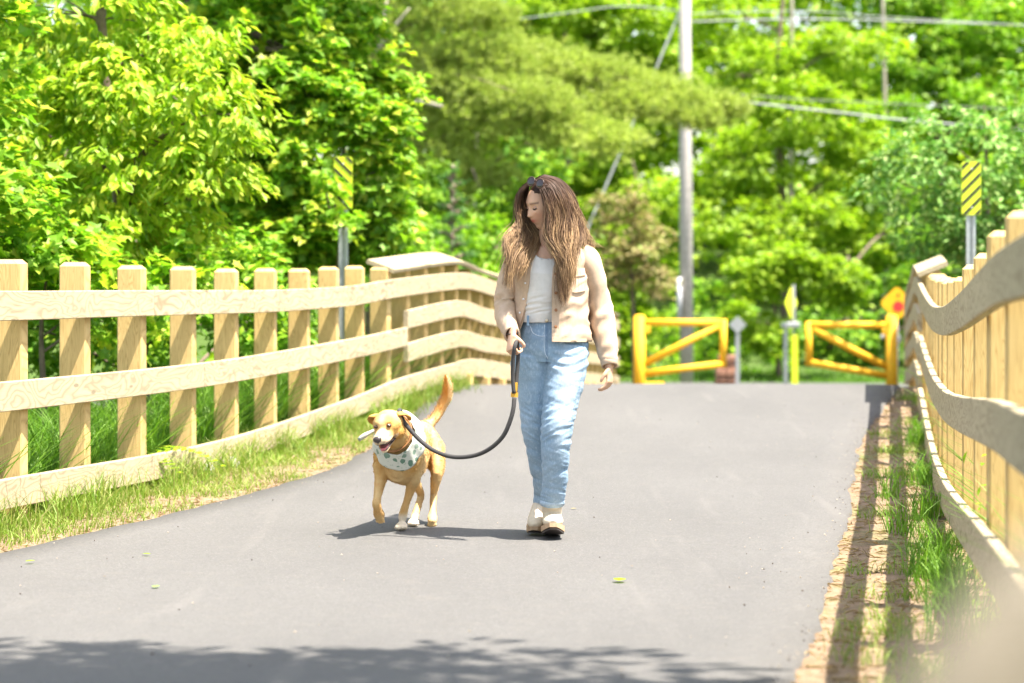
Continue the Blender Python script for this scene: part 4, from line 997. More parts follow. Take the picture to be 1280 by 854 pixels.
# her right hand (image left): closed round the leash in front of the hip
hand(body, P(640.5, 418, -.17), (-.08, -.35, -.94), (.55, -.8, .1), (-1, -.55, .1), .90, [(.95, 1.35, .8), (1.0, 1.4, .8), (1.05, 1.4, .8), (1.1, 1.4, .8)], [(.6, .5, .7, .034), (.5, -.1, .9, .028), (.4, -.5, .6, .018)])
V, N, Fo = remesh(body, 0.0042, 2, .4)
tint = np.tile(np.array(SKC), (len(V), 1))
rel = V-HC; fh, sh, uh = rel@Fv, rel@Sv, rel@Uv
lip = (fh > .050)*np.exp(-((uh+.056-.10*np.abs(sh))/.0080)**2-(sh/.023)**2); tint = tint*(1-lip[:, None]*.95)+np.array([.50, .10, .09])*lip[:, None]*.95
chk = (fh > .03)*np.exp(-((uh+.028)/.018)**2-((np.abs(sh)-.042)/.02)**2)*.35; tint = tint*(1-chk[:, None])+np.array([.62, .25, .17])*chk[:, None]
for sg in (-1, 1):
    br = (fh > .04)*np.exp(-((uh-.024-.05*(np.abs(sh)-.03))/.0045)**2)*(np.abs(sh-sg*.032) < .020); tint = tint*(1-br[:, None]*.8)+np.array([.10, .05, .03])*br[:, None]*.8
bo_ = obj('body', V, Fo, M_SKIN, person, tint=tint)
# eyes: looking down at the dog
M_LID = flat('eyelid_skin', (.42, .24, .165), .45, 0, .03); M_IRIS = flat('eye_brown', (.05, .025, .015), .15); M_LASH = flat('eyelash', (.03, .02, .015), .6)
for sg in (-1, 1):
    m = MB(); c = H(.0745, sg*.031, .004); c = c-Fv*.0058; m.ball(c, (.0118,)*3, 0, 14, 10); m.ball(c+(Fv*.70+Uv*-.70)*.0074, (.0062,)*3, 1, 10, 8); m.build('eye', [M_LID, M_IRIS], person, smooth=True)
    m = MB(); m.tube(spline([H(.076, sg*.018, .002), H(.0800, sg*.031, -.003), H(.074, sg*.045, .000)], 8), .0030, 6); m.build('eyelashes', M_LASH, person, smooth=True)

# ---- jeans
jn = MB()
lf([P(693, 396, .02), P(693, 402, .02), P(691, 425, .02), P(688, 440, .02), P(688, 452, .02)], [(px(41), .118), (px(41.5), .118), (px(46), .128), (px(48.5), .132), (px(46), .12)], mb=jn)
# front leg = her left leg, image right
FL = [(708, 440, .0, 27, .118), (709, 455, -.02, 26, .116), (704.5, 483, -.05, 25, .108), (699, 512, -.08, 21.3, .092), (696.5, 530, -.10, 19.6, .086), (695, 546, -.10, 19.2, .082), (694, 567, -.09, 17.6, .076), (693.5, 600, -.05, 15.8, .068), (690.5, 622, -.02, 14.6, .060), (690, 630, -.01, 15.0, .060)]
lf([P(a, b, c) for a, b, c, w, q in FL], [(px(w), q) for a, b, c, w, q in FL], 26, mb=jn)
RL = [(666, 440, .02, 27, .118), (664, 455, .03, 26.5, .116), (668, 483, .04, 24, .105), (669.5, 510, .04, 21, .092), (670.5, 530, .05, 20, .086), (674, 552, .08, 18.0, .082), (677, 575, .12, 16.8, .076), (680.5, 600, .17, 15, .070), (682, 622, .21, 14.2, .066), (679.5, 640, .22, 14.2, .064)]
lf([P(a, b, c) for a, b, c, w, q in RL], [(px(w), q) for a, b, c, w, q in RL], 26, mb=jn)
V, N, Fo = remesh(jn, 0.0050, 5, .5)
pxv = 640+V[:, 0]*F/V[:, 1]; pyv = 325-(V[:, 2]-CAMZ)*F/V[:, 1]
disp = np.zeros(len(V)); 
legx = np.interp(pyv, [440, 455, 483, 512, 546, 567, 600, 634], [708, 709, 704.5, 699, 695, 694, 693.5, 690])
front = pxv > np.interp(pyv, [440, 460, 504, 520, 600, 640], [688, 684, 678, 677, 679, 674])
for i in range(len(V)):
    x, y = pxv[i], pyv[i]; q = V[i]; s = 0
    kn = math.exp(-((y-535)/26)**2); hp = math.exp(-((y-450)/20)**2); hm = math.exp(-((y-622)/14)**2); mid = math.exp(-((y-585)/26)**2)
    w1 = nz((x*.035, y*.135+x*.07*(1 if front[i] else -1), q[1]*5), 1, 2); w2 = nz((x*.035+9, y*.17-x*.06, q[1]*5), 1, 7); w3 = nz((x*.03, y*.10, q[1]*5), 1, 11)
    ridge = lambda v: (1-abs(v)*2.2)
    s += .0062*kn*ridge(w1)+.0046*hm*ridge(w2)+.0030*mid*ridge(w1*.8+w2*.4)+.0045*w3+.0010*ridge(w2)
    # fan folds at the front hip and crotch whiskers
    fan = math.sin((y-428-(x-688)*-.10+((x-712)**2)*.014)*.52)
    s += .0040*hp*fan*(.4+1.2*abs(w3))*(1 if x > 690 else .3)
    disp[i] = s-.002
V = V+N*disp[:, None]
base_d = np.array([.23, .345, .46]); pale = np.array([.41, .51, .59]); deep = np.array([.09, .16, .27])
fd = np.zeros(len(V)); 
for i in range(len(V)): fd[i] = .5+.9*nz((pxv[i]*.03, pyv[i]*.02, 0), 1, 3)+disp[i]*45
thigh = np.exp(-((pyv-500)/60)**2)*np.exp(-((pxv-(legx))/13)**2)
fd = np.clip(fd*.55+thigh*.6, 0, 1)[:, None]; tint = base_d*(1-fd)+pale*fd
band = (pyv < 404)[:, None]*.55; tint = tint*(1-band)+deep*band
cr = (np.exp(-((pxv-683.5)/1.3)**2)*((pyv > 404)&(pyv < 456)))[:, None]*.7; tint = tint*(1-cr)+deep*cr
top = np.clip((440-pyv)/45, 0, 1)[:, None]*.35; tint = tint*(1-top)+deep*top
hemm = ((pyv > 629)&(pyv < 640))[:, None]*.45; tint = tint*(1-hemm)+pale*1.1*hemm
# outer seam of the front leg
seamx = np.interp(pyv, [426, 452, 483, 515, 546, 567, 600, 633], [733, 732, 725, 716, 712, 708.5, 706, 703])
sm_ = (np.exp(-((pxv-seamx)/1.1)**2)*(pyv > 430))[:, None]*.55*(np.sin(pyv*1.6) > -.3)[:, None]; tint = tint*(1-sm_)+deep*sm_
jeans = obj('jeans', V, Fo, M_DENIM, person, tint=tint)
m = MB(); m.ball(P(683.5, 401, -.115), (.0085, .005, .0085)); m.build('jeans_button', flat('brass', (.5, .42, .3), .3, .8), jeans, smooth=True)
for x in (660, 716):
    m = MB(); m.box(P(x, 401, -.103), (.006, .005, .024), bev=.002); m.build('belt_loop', M_DENIM, jeans, tint=np.tile(base_d*.8, (24, 1)))
m = MB(); m.tube(spline([P(663, 408, -.095), P(666, 416, -.11), P(674, 420, -.118), P(681, 420, -.122)], 10), .0016, 5); m.build('pocket_seam', M_STITCH, jeans, smooth=True)
m = MB(); m.tube(spline([P(680.5, 406, -.119), P(680, 425, -.125), P(681, 440, -.128), P(685, 449, -.122)], 10), .0014, 5); m.build('fly_seam', M_STITCH, jeans, smooth=True)
# turned-up hems
for (x, y, dy, w, q) in ((690, 628, -.015, 15.4, .063),):
    m = MB(); m.tube([P(x+.3, y-3, dy), P(x+.3, y-2.6, dy), P(x, y+2.6, dy), P(x, y+3, dy)], [(px(w)*.93, q*.93), (px(w)*1.0, q), (px(w)*1.01, q), (px(w)*.93, q*.93)], 28, ref=(1, 0, 0))
    V_, F_ = m.data(); obj('turned_hem', V_, F_, M_DENIM, jeans, tint=np.tile(pale*1.05, (len(V_), 1)))

# ---- white top
tt = MB()
TE = [(681, 403, .01, 37, .112), (681, 396, .01, 36.5, .114), (680, 380, .0, 34, .112), (682, 362, -.01, 34.5, .116), (684, 345, -.01, 38, .122), (685, 330, .0, 39, .108), (688, 319, .01, 34, .084), (689, 314, .015, 27, .07)]
lf([P(a, b, c) for a, b, c, w, q in TE], [(px(w), q) for a, b, c, w, q in TE], 30, mb=tt)
V, N, Fo = remesh(tt, 0.005, 4, .5); pxv = 640+V[:, 0]*F/V[:, 1]; pyv = 325-(V[:, 2]-CAMZ)*F/V[:, 1]
for i in range(len(V)):
    k = math.exp(-((pyv[i]-382)/16)**2); w = nz((pxv[i]*.04, pyv[i]*.22+pxv[i]*.04, V[i][1]*5), 1, 4)
    V[i] += N[i]*(.007*k*(1-2*abs(w))+.003*nz((pxv[i]*.06, pyv[i]*.06, 0), 1, 8)-.002)
# scoop neckline: drop the faces above it
keep = []
cenx = 683
lim = 324-((pxv-cenx)/14.5)**2*7.5; frontv = V[:, 1] < D0+.02
drop = (pyv < lim) & (np.abs(pxv-cenx) < 19) & frontv
Fo = np.asarray(Fo); Fo = Fo[~drop[Fo].any(1)]
tee = obj('white_top', V, Fo, M_TEE, person)
m = MB(); xs_ = np.linspace(-16, 16, 16); m.tube([P(cenx+x, 324.6-(x/14.5)**2*7.5, -.092+abs(x)*.0022) for x in xs_], .0035, 6); m.build('neckline', M_TEE, tee, smooth=True)

# ---- jacket: open front shell, sleeves, collar, pockets, buttons
def jrow(py):
    cx = interp(py, J_Y, J_CX); a = interp(py, J_Y, J_A); b = interp(py, J_Y, J_B); return cx, a, b
J_Y = [306, 312, 322, 340, 365, 390, 412, 428]; J_CX = [692, 692, 690, 689, 689.5, 689.5, 690.5, 691]
J_A = [22, 37, 46.5, 46.5, 45.5, 45, 46, 47]; J_B = [.062, .085, .118, .130, .134, .138, .146, .150]
EL = ([306, 317, 336, 360, 385, 415, 428], [672, 663, 664.5, 662, 657, 650, 648]); ER = ([306, 323, 336, 364, 428], [703, 697, 691, 690, 690])
rows = np.linspace(306, 427, 60); K = 72; V = []; Fc = []
for j, py in enumerate(rows):
    cx, a, b = jrow(py)
    tl = math.acos(max(-1, min(1, (interp(py, *EL)-cx)/a))); tr = math.acos(max(-1, min(1, (interp(py, *ER)-cx)/a)))
    # angle t: x=cx+a cos t, front when going through -sin ; walk from right edge (front) round the back to left edge
    for i in range(K+1):
        u = i/K; t = -tr+(2*PI-(2*PI-(tl+tr))*0)*0 if False else (-tr)+u*((2*PI-tl)-(-tr)-0)
        t = -tr+u*((tr)+(2*PI-tl)); x = cx+a*math.cos(t); dy = .012+b*math.sin(t) if math.sin(t) < 0 else .012+b*.85*math.sin(t)
        V.append((x, py, dy, t))
# note: sin<0 is the camera side; from -tr it first runs through t=0 (image right), the back, then image left and ends at -(tl)
Vw = []; 
for x, py, dy, t in V:
    w = .010*nz((x*.05, py*.035, dy*6), 1, 21)+.0075*(1-2.2*abs(nz((x*.07+py*.03, py*.055, dy*9), 1, 23)))*sstep(315, 345, py)
    nrm = np.array([math.cos(t), math.sin(t), 0]); Vw.append(P(x, py, dy)+nrm*w)
Vw = np.array(Vw); Fc = [(j*(K+1)+i, j*(K+1)+i+1, (j+1)*(K+1)+i+1, (j+1)*(K+1)+i) for j in range(len(rows)-1) for i in range(K)]
jack = obj('jacket', Vw, Fc, M_JACK, person); mod = jack.modifiers.new('thickness', 'SOLIDIFY'); mod.thickness = .006; mod.offset = 0
def jp(x, py, out=.012):       # a point on the jacket front
    cx, a, b = jrow(py); s = max(-1, min(1, (x-cx)/a)); t = -math.acos(s)
    w = .010*nz((x*.05, py*.035, (.012+b*math.sin(t))*6), 1, 21); return P(x, py, .012+b*math.sin(t))+np.array([math.cos(t), math.sin(t), 0])*(out+w)
def strip(pts_l, pts_r, th=.003):
    m = MB(); n = len(pts_l); V = np.concatenate([np.array(pts_l), np.array(pts_r), np.array(pts_l)+[0, th*2, 0], np.array(pts_r)+[0, th*2, 0]])
    Fc = [(i, i+1, n+i+1, n+i) for i in range(n-1)]+[(2*n+i, 3*n+i, 3*n+i+1, 2*n+i+1) for i in range(n-1)]
    Fc += [(i, 2*n+i, 2*n+i+1, i+1) for i in range(n-1)]+[(n+i, n+i+1, 3*n+i+1, 3*n+i) for i in range(n-1)]+[(0, n, 3*n, 2*n), (n-1, 3*n-1, 4*n-1, 2*n-1)]
    m.add(V, Fc); return m
ys_ = np.linspace(330, 427, 24)
strip([jp(interp(y, *ER)-.3, y, .011) for y in ys_], [jp(interp(y, *ER)+9.0, y, .011) for y in ys_]).build('button_placket', M_JACK, jack, smooth=False)
strip([jp(interp(y, *EL)-5.5, y, .011) for y in ys_], [jp(interp(y, *EL)+.4, y, .011) for y in ys_]).build('buttonhole_placket', M_JACK, jack, smooth=False)
for y in (342.5, 366, 387.5, 408.5):
    m = MB(); m.ball(jp(694.3, y, .019), (.0075, .003, .0075), 0, 14, 8); m.build('button', M_BTN, jack, smooth=True)
for y in (354, 374, 391):
    m = MB(); m.ball(jp(interp(y, *EL)-2.5, y, .017), (.005, .003, .005), 0, 10, 6); m.build('snap', M_TEE, jack, smooth=True)
# hem band, pocket flap and patch, armhole seam
strip([jp(x, 423.5, .009) for x in np.linspace(690, 732, 14)], [jp(x, 427.5, .009) for x in np.linspace(690, 732, 14)]).build('hem_band', M_JACK, jack, smooth=False)
xs_ = np.linspace(706, 729, 8)
strip([jp(x, 335+.0*(x-706), .010) for x in xs_], [jp(x, 343-2.2*abs((x-717.5)/11.5)+3, .013) for x in xs_]).build('pocket_flap', M_JACK, jack, smooth=False)
strip([jp(x, 344, .008) for x in xs_], [jp(x, 366-2.5*abs((x-717.5)/11.5), .009) for x in xs_]).build('chest_pocket', M_JACK, jack, smooth=False)
strip([jp(x, 338, .010) for x in np.linspace(648, 660, 6)], [jp(x, 343, .012) for x in np.linspace(648, 660, 6)]).build('pocket_flap', M_JACK, jack, smooth=False)
# sleeves
def sleeve(pts, seed, name='sleeve'):
    m = MB(); q = spline([list(P(a, b, c))+[w, e] for a, b, c, w, e in pts], 46); m.tube(q[:, :3], [(r[3]*S_, r[4]) for r in q], 26, ref=(1, 0, 0), cap=False)
    V, Fc = m.data(); n = 26; C = q[:, :3]; V = V.copy(); L = len(q)
    for i in range(len(V)):
        j = i//n; t = j/(L-1); d = V[i]-C[j]; r = np.linalg.norm(d); d = d/max(r, 1e-6)
        a = math.atan2(d[1], d[0]); k = math.exp(-((t-.52)/.16)**2)+.45*math.exp(-((t-.84)/.10)**2)+.25
        if t > .955: k *= .1
        V[i] += d*(.0105*k*(1-2.3*abs(nz((math.cos(a)*.9, math.sin(a)*.9, t*9+seed+.55*math.cos(a)), 1, seed)))+.004*nz((d[0], d[1], t*4), 1.3, seed+3))
    # closed with a short inner cuff so the sleeve end has an inside
    e0 = len(V)-n; c = C[-1]; V = np.vstack([V, c+(V[e0:e0+n]-c)*.86, c+(V[e0:e0+n]-c)*.82+(C[-4]-c)])
    for o_ in (0, n): Fc = Fc+[(e0+o_+j, e0+o_+(j+1) % n, e0+o_+n+(j+1) % n, e0+o_+n+j) for j in range(n)]
    s = obj(name, V, Fc, M_JACK, person if False else jack); fixn(s.data)
    w_ = pts[-1]; w0 = pts[-2]
    m = MB(); a, b = C[-6], C[-1]; m.tube([a, a+(b-a)*.05, a+(b-a)*.97, b], [(w_[3]*S_*1.05, w_[4]*1.07), (w_[3]*S_*1.10, w_[4]*1.12), (w_[3]*S_*1.08, w_[4]*1.10), (w_[3]*S_*1.0, w_[4]*1.02)], 22, ref=(1, 0, 0), cap=False)
    V, Fc = m.data(); cf = obj('cuff', V, Fc, M_JACK, jack); md = cf.modifiers.new('t', 'SOLIDIFY'); md.thickness = .005; md.offset = -1
sleeve([(724, 319, .02, 17, .060), (733, 326, .02, 17.5, .072), (741, 345, .03, 15.8, .070), (745.5, 366, .045, 14.8, .066), (750, 388, .05, 14.3, .064), (754, 410, .035, 14.5, .062), (758.5, 432, .01, 13.0, .056), (761, 448, -.01, 10.2, .046), (762, 458, -.025, 9.4, .040)], 31)
sleeve([(660, 320, .02, 17, .060), (648, 328, .02, 17, .070), (639, 348, .03, 15, .068), (634, 368, .035, 13.5, .066), (632.5, 385, .02, 12.5, .064), (633, 400, -.04, 11.5, .056), (637.5, 411, -.10, 9.5, .048), (640, 419, -.155, 9.0, .040)], 37)
# collar: two folded leaves spread over the shoulders
def collar(pts_in, pts_out, name='collar'):
    a = spline(pts_in, 14); b = spline(pts_out, 14); mid = (a+b)/2+np.array([0, -.004, .007]); m = MB(); V = np.concatenate([a, mid, b]); Fc = [(i, i+1, 15+i, 14+i) for i in range(13)]+[(14+i, 15+i, 29+i, 28+i) for i in range(13)]
    m.add(V, Fc); o = m.build(name, M_JACK, jack, smooth=True); md = o.modifiers.new('t', 'SOLIDIFY'); md.thickness = .005
collar([P(700, 306, .06), P(708, 307, .0), P(705, 314, -.07), P(697, 325, -.105)], [P(712, 309, .08), P(724, 311, .0), P(722, 318, -.085), P(705, 330, -.125)])
collar([P(690, 303, .07), P(676, 307, .02), P(671, 314, -.06), P(665, 326, -.10)], [P(680, 305, .10), P(664, 309, .03), P(659, 318, -.07), P(660, 334, -.118)])

# ---- boots
def boot(toe, heel, ankle, topc, lift, wd, label=None):
    """Chelsea boot; toe/heel are ground points (x,y,z of the sole bottom)"""
    toe = np.array(toe, float); heel = np.array(heel, float); fw = toe-heel; L = np.linalg.norm(fw); fw /= L; sd_ = np.cross(fw, [0, 0, 1]); sd_ /= np.linalg.norm(sd_); up = np.cross(sd_, fw)
    r = MB(); prof = [(-.02, .55, .030), (.06, .80, .05), (.25, .88, .055), (.45, .86, .050), (.66, .98, .036), (.85, .92, .028), (.95, .70, .022), (1.01, .35, .014)]
    pts = [heel+fw*L*t+up*(.036+h*.62) for t, w, h in prof]; rr = [(wd*w, h) for t, w, h in prof]
    r.tube(spline(pts, 18), [tuple(x) for x in spline(rr, 18)], 18, ref=sd_)
    a0 = heel+fw*L*.26+up*.07; r.tube(spline([a0, np.array(ankle), np.array(topc)], 10), [(wd*.90, .054)]*4+[(wd*.90, .052)]*3+[(wd*.95, .056)]*3, 18, ref=sd_)
    V, N, Fo = remesh(r, .004, 3, .4)
    # nothing of the upper hangs below the sole top
    hh = (V-heel)@up; V = V+up*(np.maximum(0, .026-hh))[:, None]
    return V, Fo, heel, fw, sd_, up, L, prof, wd
def make_boot(label, *a):
    V, Fo, heel, fw, sd_, up, L, prof, wd = boot(*a)
    b = obj('boot', V, Fo, M_BOOT, person); b['label'] = label
    for nm, z0, z1, mt, gr in (('sole', .008, .034, M_SOLE, 1.10), ('tread', -.002, .0085, M_TREAD, 1.04)):
        n = 15; out = []
        for t in np.linspace(0, 1, n): out.append((t, interp(t, [0, .12, .4, .7, .9, 1], [.45, .80, .80, 1.0, .75, .30])))
        ring = [heel+fw*(L*(t*1.04-.02))+sd_*wd*w*gr for t, w in out]+[heel+fw*(L*(t*1.04-.02))-sd_*wd*w*gr for t, w in out[::-1]]
        rock = [((max(0, out[i if i < n else 2*n-1-i][0]-.72))**2)*.25 for i in range(2*n)]
        V = np.array([p+up*(z0+k) for p, k in zip(ring, rock)]+[p+up*(z1+k*.6) for p, k in zip(ring, rock)]); N2 = 2*n
        Fc = [tuple(range(N2)), tuple(range(2*N2-1, N2-1, -1))]+[(i, (i+1) % N2, N2+(i+1) % N2, N2+i) for i in range(N2)]
        s = obj(nm, V, Fc, mt, b, smooth=False); fixn(s.data)
    m = MB(); g = heel+fw*L*.30+up*.115
    for sg in (-1, 1): m.ball(g-up*.03+sd_*sg*wd*.60, (.006, .02, .022), 0, 10, 8)
    m.build('elastic_side', M_BOOT, b, smooth=True)
gz = zr(D0)+.001
tf = P(691.5, 672, -.13); hf = P(690, 664, .11)
make_boot('leading boot, toe just lifted', (tf[0], D0-.13, gz+.034), (hf[0], D0+.12, gz), P(690, 650, .05), P(690, 624, .0), 0, .049)
tb = P(669, 668, .20)
make_boot('trailing boot, seen behind the leading one', (P(668.5, 660, .10)[0], D0+.04, gz+.002), (P(675, 655, .3)[0], D0+.27, gz+.035), P(676.5, 645, .235), P(679, 634, .225), 0, .042)

# ---- hair
def hair_mat():
    t = NT('hair_brown_balayage'); at = t.n('Attribute', _attribute_name='tint').outputs['Color']; o = t.pbr(at, .5, None, 0, .22)
    return o
M_HAIR = hair_mat()
m = MB()                        # scalp volume under the strands
sk = []; V, Fc = sphere(30, 22)
for x, y, z in V:
    f, s, u = x*.098-.012, y*.083, z*.118+.006; k = 1.0
    if x > .35 and z < .42: f = min(f, .045)
    if z < -.2: f = min(f, .0); u = max(u, -.075)
    sk.append(H(f, s, u))
m.add(np.array(sk), Fc)
HG = [   # guides: (px, py, dy) from the parting to the tips
 [(661, 231, -.055), (652, 241, -.05), (648, 258, -.03), (649, 276, -.03), (643, 287, -.06), (634, 297, -.09), (637, 312, -.11), (631, 330, -.12)],
 [(662, 228, -.05), (651, 238, -.02), (647, 258, -.01), (650, 277, -.02), (648, 294, -.06), (638, 312, -.10), (636, 330, -.13), (630, 352, -.13)],
 [(664, 226, -.04), (653, 236, .01), (650, 258, .03), (658, 280, .03), (663, 299, -.02), (650, 320, -.11), (643, 338, -.13), (640, 362, -.14)],
 [(668, 224, -.02), (660, 232, .04), (662, 260, .07), (672, 284, .06), (675, 300, .03), (668, 314, -.05), (657, 334, -.12), (650, 352, -.14)],
 [(674, 221, .0), (690, 232, .08), (700, 260, .10), (698, 288, .09), (702, 300, .08), (712, 305, .08), (722, 308, .07), (732, 311, .05)],
 [(680, 219, .01), (702, 227, .06), (716, 248, .08), (722, 270, .07), (728, 286, .05), (733, 296, .04), (739, 303, .02), (746, 309, .0)],
 [(681, 219, -.01), (700, 226, .01), (714, 246, .0), (720, 268, -.01), (725, 286, -.02), (723, 300, -.06), (714, 318, -.11), (712, 338, -.14)],
 [(679, 220, -.03), (697, 227, -.04), (709, 246, -.06), (714, 270, -.07), (715, 294, -.10), (708, 316, -.14), (712, 342, -.155), (709, 368, -.16)],
 [(675, 222, -.05), (690, 229, -.085), (701, 248, -.11), (704, 272, -.11), (698, 296, -.14), (705, 322, -.155), (700, 352, -.165), (705, 386, -.17)],
 [(672, 224, -.065), (684, 231, -.105), (692, 250, -.13), (695, 274, -.13), (689, 298, -.145), (695, 318, -.16), (701, 336, -.165), (699, 360, -.165)],
 [(669, 227, -.075), (676, 236, -.115), (682, 252, -.135), (685, 274, -.14), (683, 293, -.145), (688, 306, -.155), (695, 316, -.16), (700, 330, -.165)],
]
GP = [spline([P(*p) for p in g], 40) for g in HG]
rngh = np.random.default_rng(3); HV = []; HF = []; HT = []; cnt = 0
dark = np.array([.026, .013, .008]); midc = np.array([.085, .045, .026]); lite = np.array([.52, .34, .175])
def strand(c, r, tone):
    global cnt
    n = len(c); rr = r*np.clip(np.sin(np.linspace(.35, PI, n))**.5, .12, 1); V, Fc, _ = tube(c, list(rr), 4, False)
    HV.append(V); HF.append(np.array(Fc)+cnt); cnt += len(V)
    t = np.linspace(0, 1, n)[:, None]; k = np.clip((t-.36)*1.9, 0, 1)*tone; colr = dark*(1-np.minimum(1, t*1.2+.45*tone+.15))+midc*np.minimum(1, t*1.2+.45*tone+.15)
    colr = colr*(1-k)+lite*k; HT.append(np.repeat(colr, 4, 0))
groups_ = [(0, 3, 1300, 1.0), (2, 4, 420, .5), (4, 6, 900, .9), (6, 10, 3000, 1.0)]
for g0, g1, n, sc in groups_:
    nl = max(6, n//38); locks = [(rngh.uniform(g0, g1), rngh.random(), rngh.uniform(.55, 1.0), rngh.random()*6.28, rngh.uniform(.9, 1.7)) for _ in range(nl)]
    for i in range(n):
        lk = locks[i % nl]; q = min(g1-1e-3, max(g0, lk[0]+rngh.normal()*.13)); a = int(q); u = q-a; c = GP[a]*(1-u)+GP[min(a+1, len(GP)-1)]*u
        L_ = int(40*min(1, lk[2]*rngh.uniform(.8, 1.12)+.08)); c = c[:max(12, L_)].copy(); t = np.linspace(0, 1, len(c))
        jit = rngh.normal(size=3)*np.array([.006, .012, .003]); amp = .019*np.clip((t-.25)*1.5, 0, 1)*(1-.35*t)
        wv = np.stack([np.cos(t*lk[4]*6.28+lk[3]), np.sin(t*lk[4]*6.28+lk[3])*1.0, 0*t], 1)*amp[:, None]
        fly = (rngh.random() < .06)
        c += jit*(.35+t[:, None]*(2.4 if fly else 1.0))+wv+np.array([-.02 if g0 < 3 else .015, 0, .0])*(t[:, None]**2)*(rngh.random()*(2.5 if fly else .8))
        strand(c, rngh.uniform(.0010, .0020)*(.5 if fly else 1), np.clip(lk[1]*1.0+rngh.normal()*.12, 0, 1))
sv, sf = m.data(); HV.append(sv); Fall = [tuple(f) for A in HF for f in A.tolist()]+[tuple(i+cnt for i in f) for f in sf]; HT.append(np.tile(dark*1.4, (len(sv), 1)))
hair = obj('hair', np.concatenate(HV), Fall, M_HAIR, person, tint=np.concatenate(HT))
# ---- sunglasses pushed up on the head
M_LENS = flat('dark_lens', (.02, .012, .012), .12, 0, 0, 30, .6); M_FRM = flat('tortoise_frame', (.05, .022, .012), .25)
ga = P(664, 227, -.115); gb = P(675, 229.5, -.150); gx = (gb-ga)/np.linalg.norm(gb-ga)
sg_ = thing('sunglasses', tuple(ga), None, None); sg_.parent = person; sg_.location = Vector(ga)-Vector(pbase)
upv = np.array([-.15, .35, 1.]); upv -= gx*np.dot(gx, upv); upv /= np.linalg.norm(upv); nv_ = np.cross(gx, upv)
Rm = np.stack([gx, nv_, upv], 1)
for c in (ga, gb):
    mm = MB(); mm.ball(c, (.021, .0035, .020), 0, 18, 10, R=Rm); mm.build('lens', M_LENS, sg_, smooth=True)
    mm = MB(); mm.tube([c+gx*.022*math.cos(k*PI/9)+upv*.021*math.sin(k*PI/9) for k in range(19)], .0028, 6); mm.build('rim', M_FRM, sg_, smooth=True)
mm = MB(); mm.tube(spline([ga+gx*.02+upv*.005, (ga+gb)/2+upv*.010, gb-gx*.02+upv*.005], 6), .0025, 6); mm.build('bridge', M_FRM, sg_, smooth=True)
for c, e in ((gb+gx*.022, [P(684, 232, -.135), P(691, 240, -.135), P(694, 252, -.12)]), (ga-gx*.022, [P(662, 227, -.02), P(663, 232, .05), P(664, 240, .08)])):
    mm = MB(); mm.tube(spline([c]+e, 12), .0026, 6); mm.build('temple', M_FRM, sg_, smooth=True)
m = MB(); w_ = P(640.5, 417, -.16); m.tube([w_+np.array([.027*math.cos(a), .024*math.sin(a), .004*math.cos(a)]) for a in np.linspace(0, 2*PI, 20)], .002, 6); m.build('bracelet', flat('dark_band', (.03, .02, .02), .4), person, smooth=True)
# ============================================================ DOG
DD = 11.46; DS = DD/F
def Q(px, py, dy=0.0): return W(px, py, DD+dy)
dp = lambda v: v*DS
gzd = zr(DD)+.001
dbase = (Q(505, 660)[0], DD, gzd)
dog = thing('dog', dbase, 'tan dog trotting with open mouth and raised tail, white bandana round its neck', 'dog')
db = MB()
def dl(pts, r, n=18, ref=(1, 0, 0)): q = spline([list(p) for p in pts], max(12, len(pts)*4)); rr = spline([list(x) if isinstance(x, tuple) else [x, x] for x in r], len(q)); db.tube(q, [tuple(x) for x in rr], n, ref=ref)
# trunk: deep chest narrowing to the belly
dl([Q(496, 566, -.22), Q(500, 571, -.16), Q(506, 569, -.06), Q(514, 560, .08), Q(521, 554, .20), Q(527, 551, .32), Q(531, 550, .40)],
   [(.056, .072), (.093, .114), (.104, .144), (.092, .120), (.076, .092), (.080, .098), (.050, .062)])
dl([Q(495, 590, -.20), Q(499, 583, -.12), Q(505, 580, -.02)], [(.045, .05), (.085, .085), (.08, .08)])   # breastbone
# neck
dl([Q(505, 556, -.08), Q(500, 549, -.18), Q(494, 541, -.29), Q(489, 535, -.36)], [(.095, .115), (.085, .098), (.072, .078), (.062, .066)])
# haunches
for x, s in ((542, 1), (517, -1)): db.ball(Q(x-s*2, 563, .27), (.050, .095, .098))
# shoulders
db.ball(Q(479, 572, -.13), (.046, .075, .085)); db.ball(Q(518, 570, -.12), (.048, .08, .09))
# front leg (image left), lifted and folded at the wrist
dl([Q(477, 580, -.14), Q(476.5, 597, -.15), Q(474.5, 607, -.19), Q(471.5, 622, -.27), Q(470.5, 629, -.29), Q(472, 637, -.265), Q(474, 644, -.235), Q(475.2, 648, -.225)],
   [(.042, .052), (.030, .036), (.024, .027), (.0175, .020), (.020, .022), (.021, .020), (.026, .020), (.018, .014)], 14)
# front leg (image right), planted
dl([Q(517, 580, -.13), Q(517.5, 597, -.12), Q(513.5, 610, -.10), Q(508.5, 627, -.10), Q(504.5, 640, -.10), Q(502.5, 650, -.095)],
   [(.043, .055), (.032, .039), (.025, .028), (.0185, .021), (.0205, .022), (.019, .020)], 14)
# hind leg (image right), swung forward, toes hanging
dl([Q(544, 560, .27), Q(546, 578, .20), Q(546, 592, .13), Q(544, 603, .17), Q(542.5, 615, .24), Q(541.5, 628, .20), Q(541, 640, .13), Q(540.5, 648, .08), Q(540, 653, .05)],
   [(.048, .085), (.038, .070), (.030, .050), (.023, .034), (.018, .026), (.0155, .019), (.0165, .018), (.023, .018), (.015, .012)], 14)
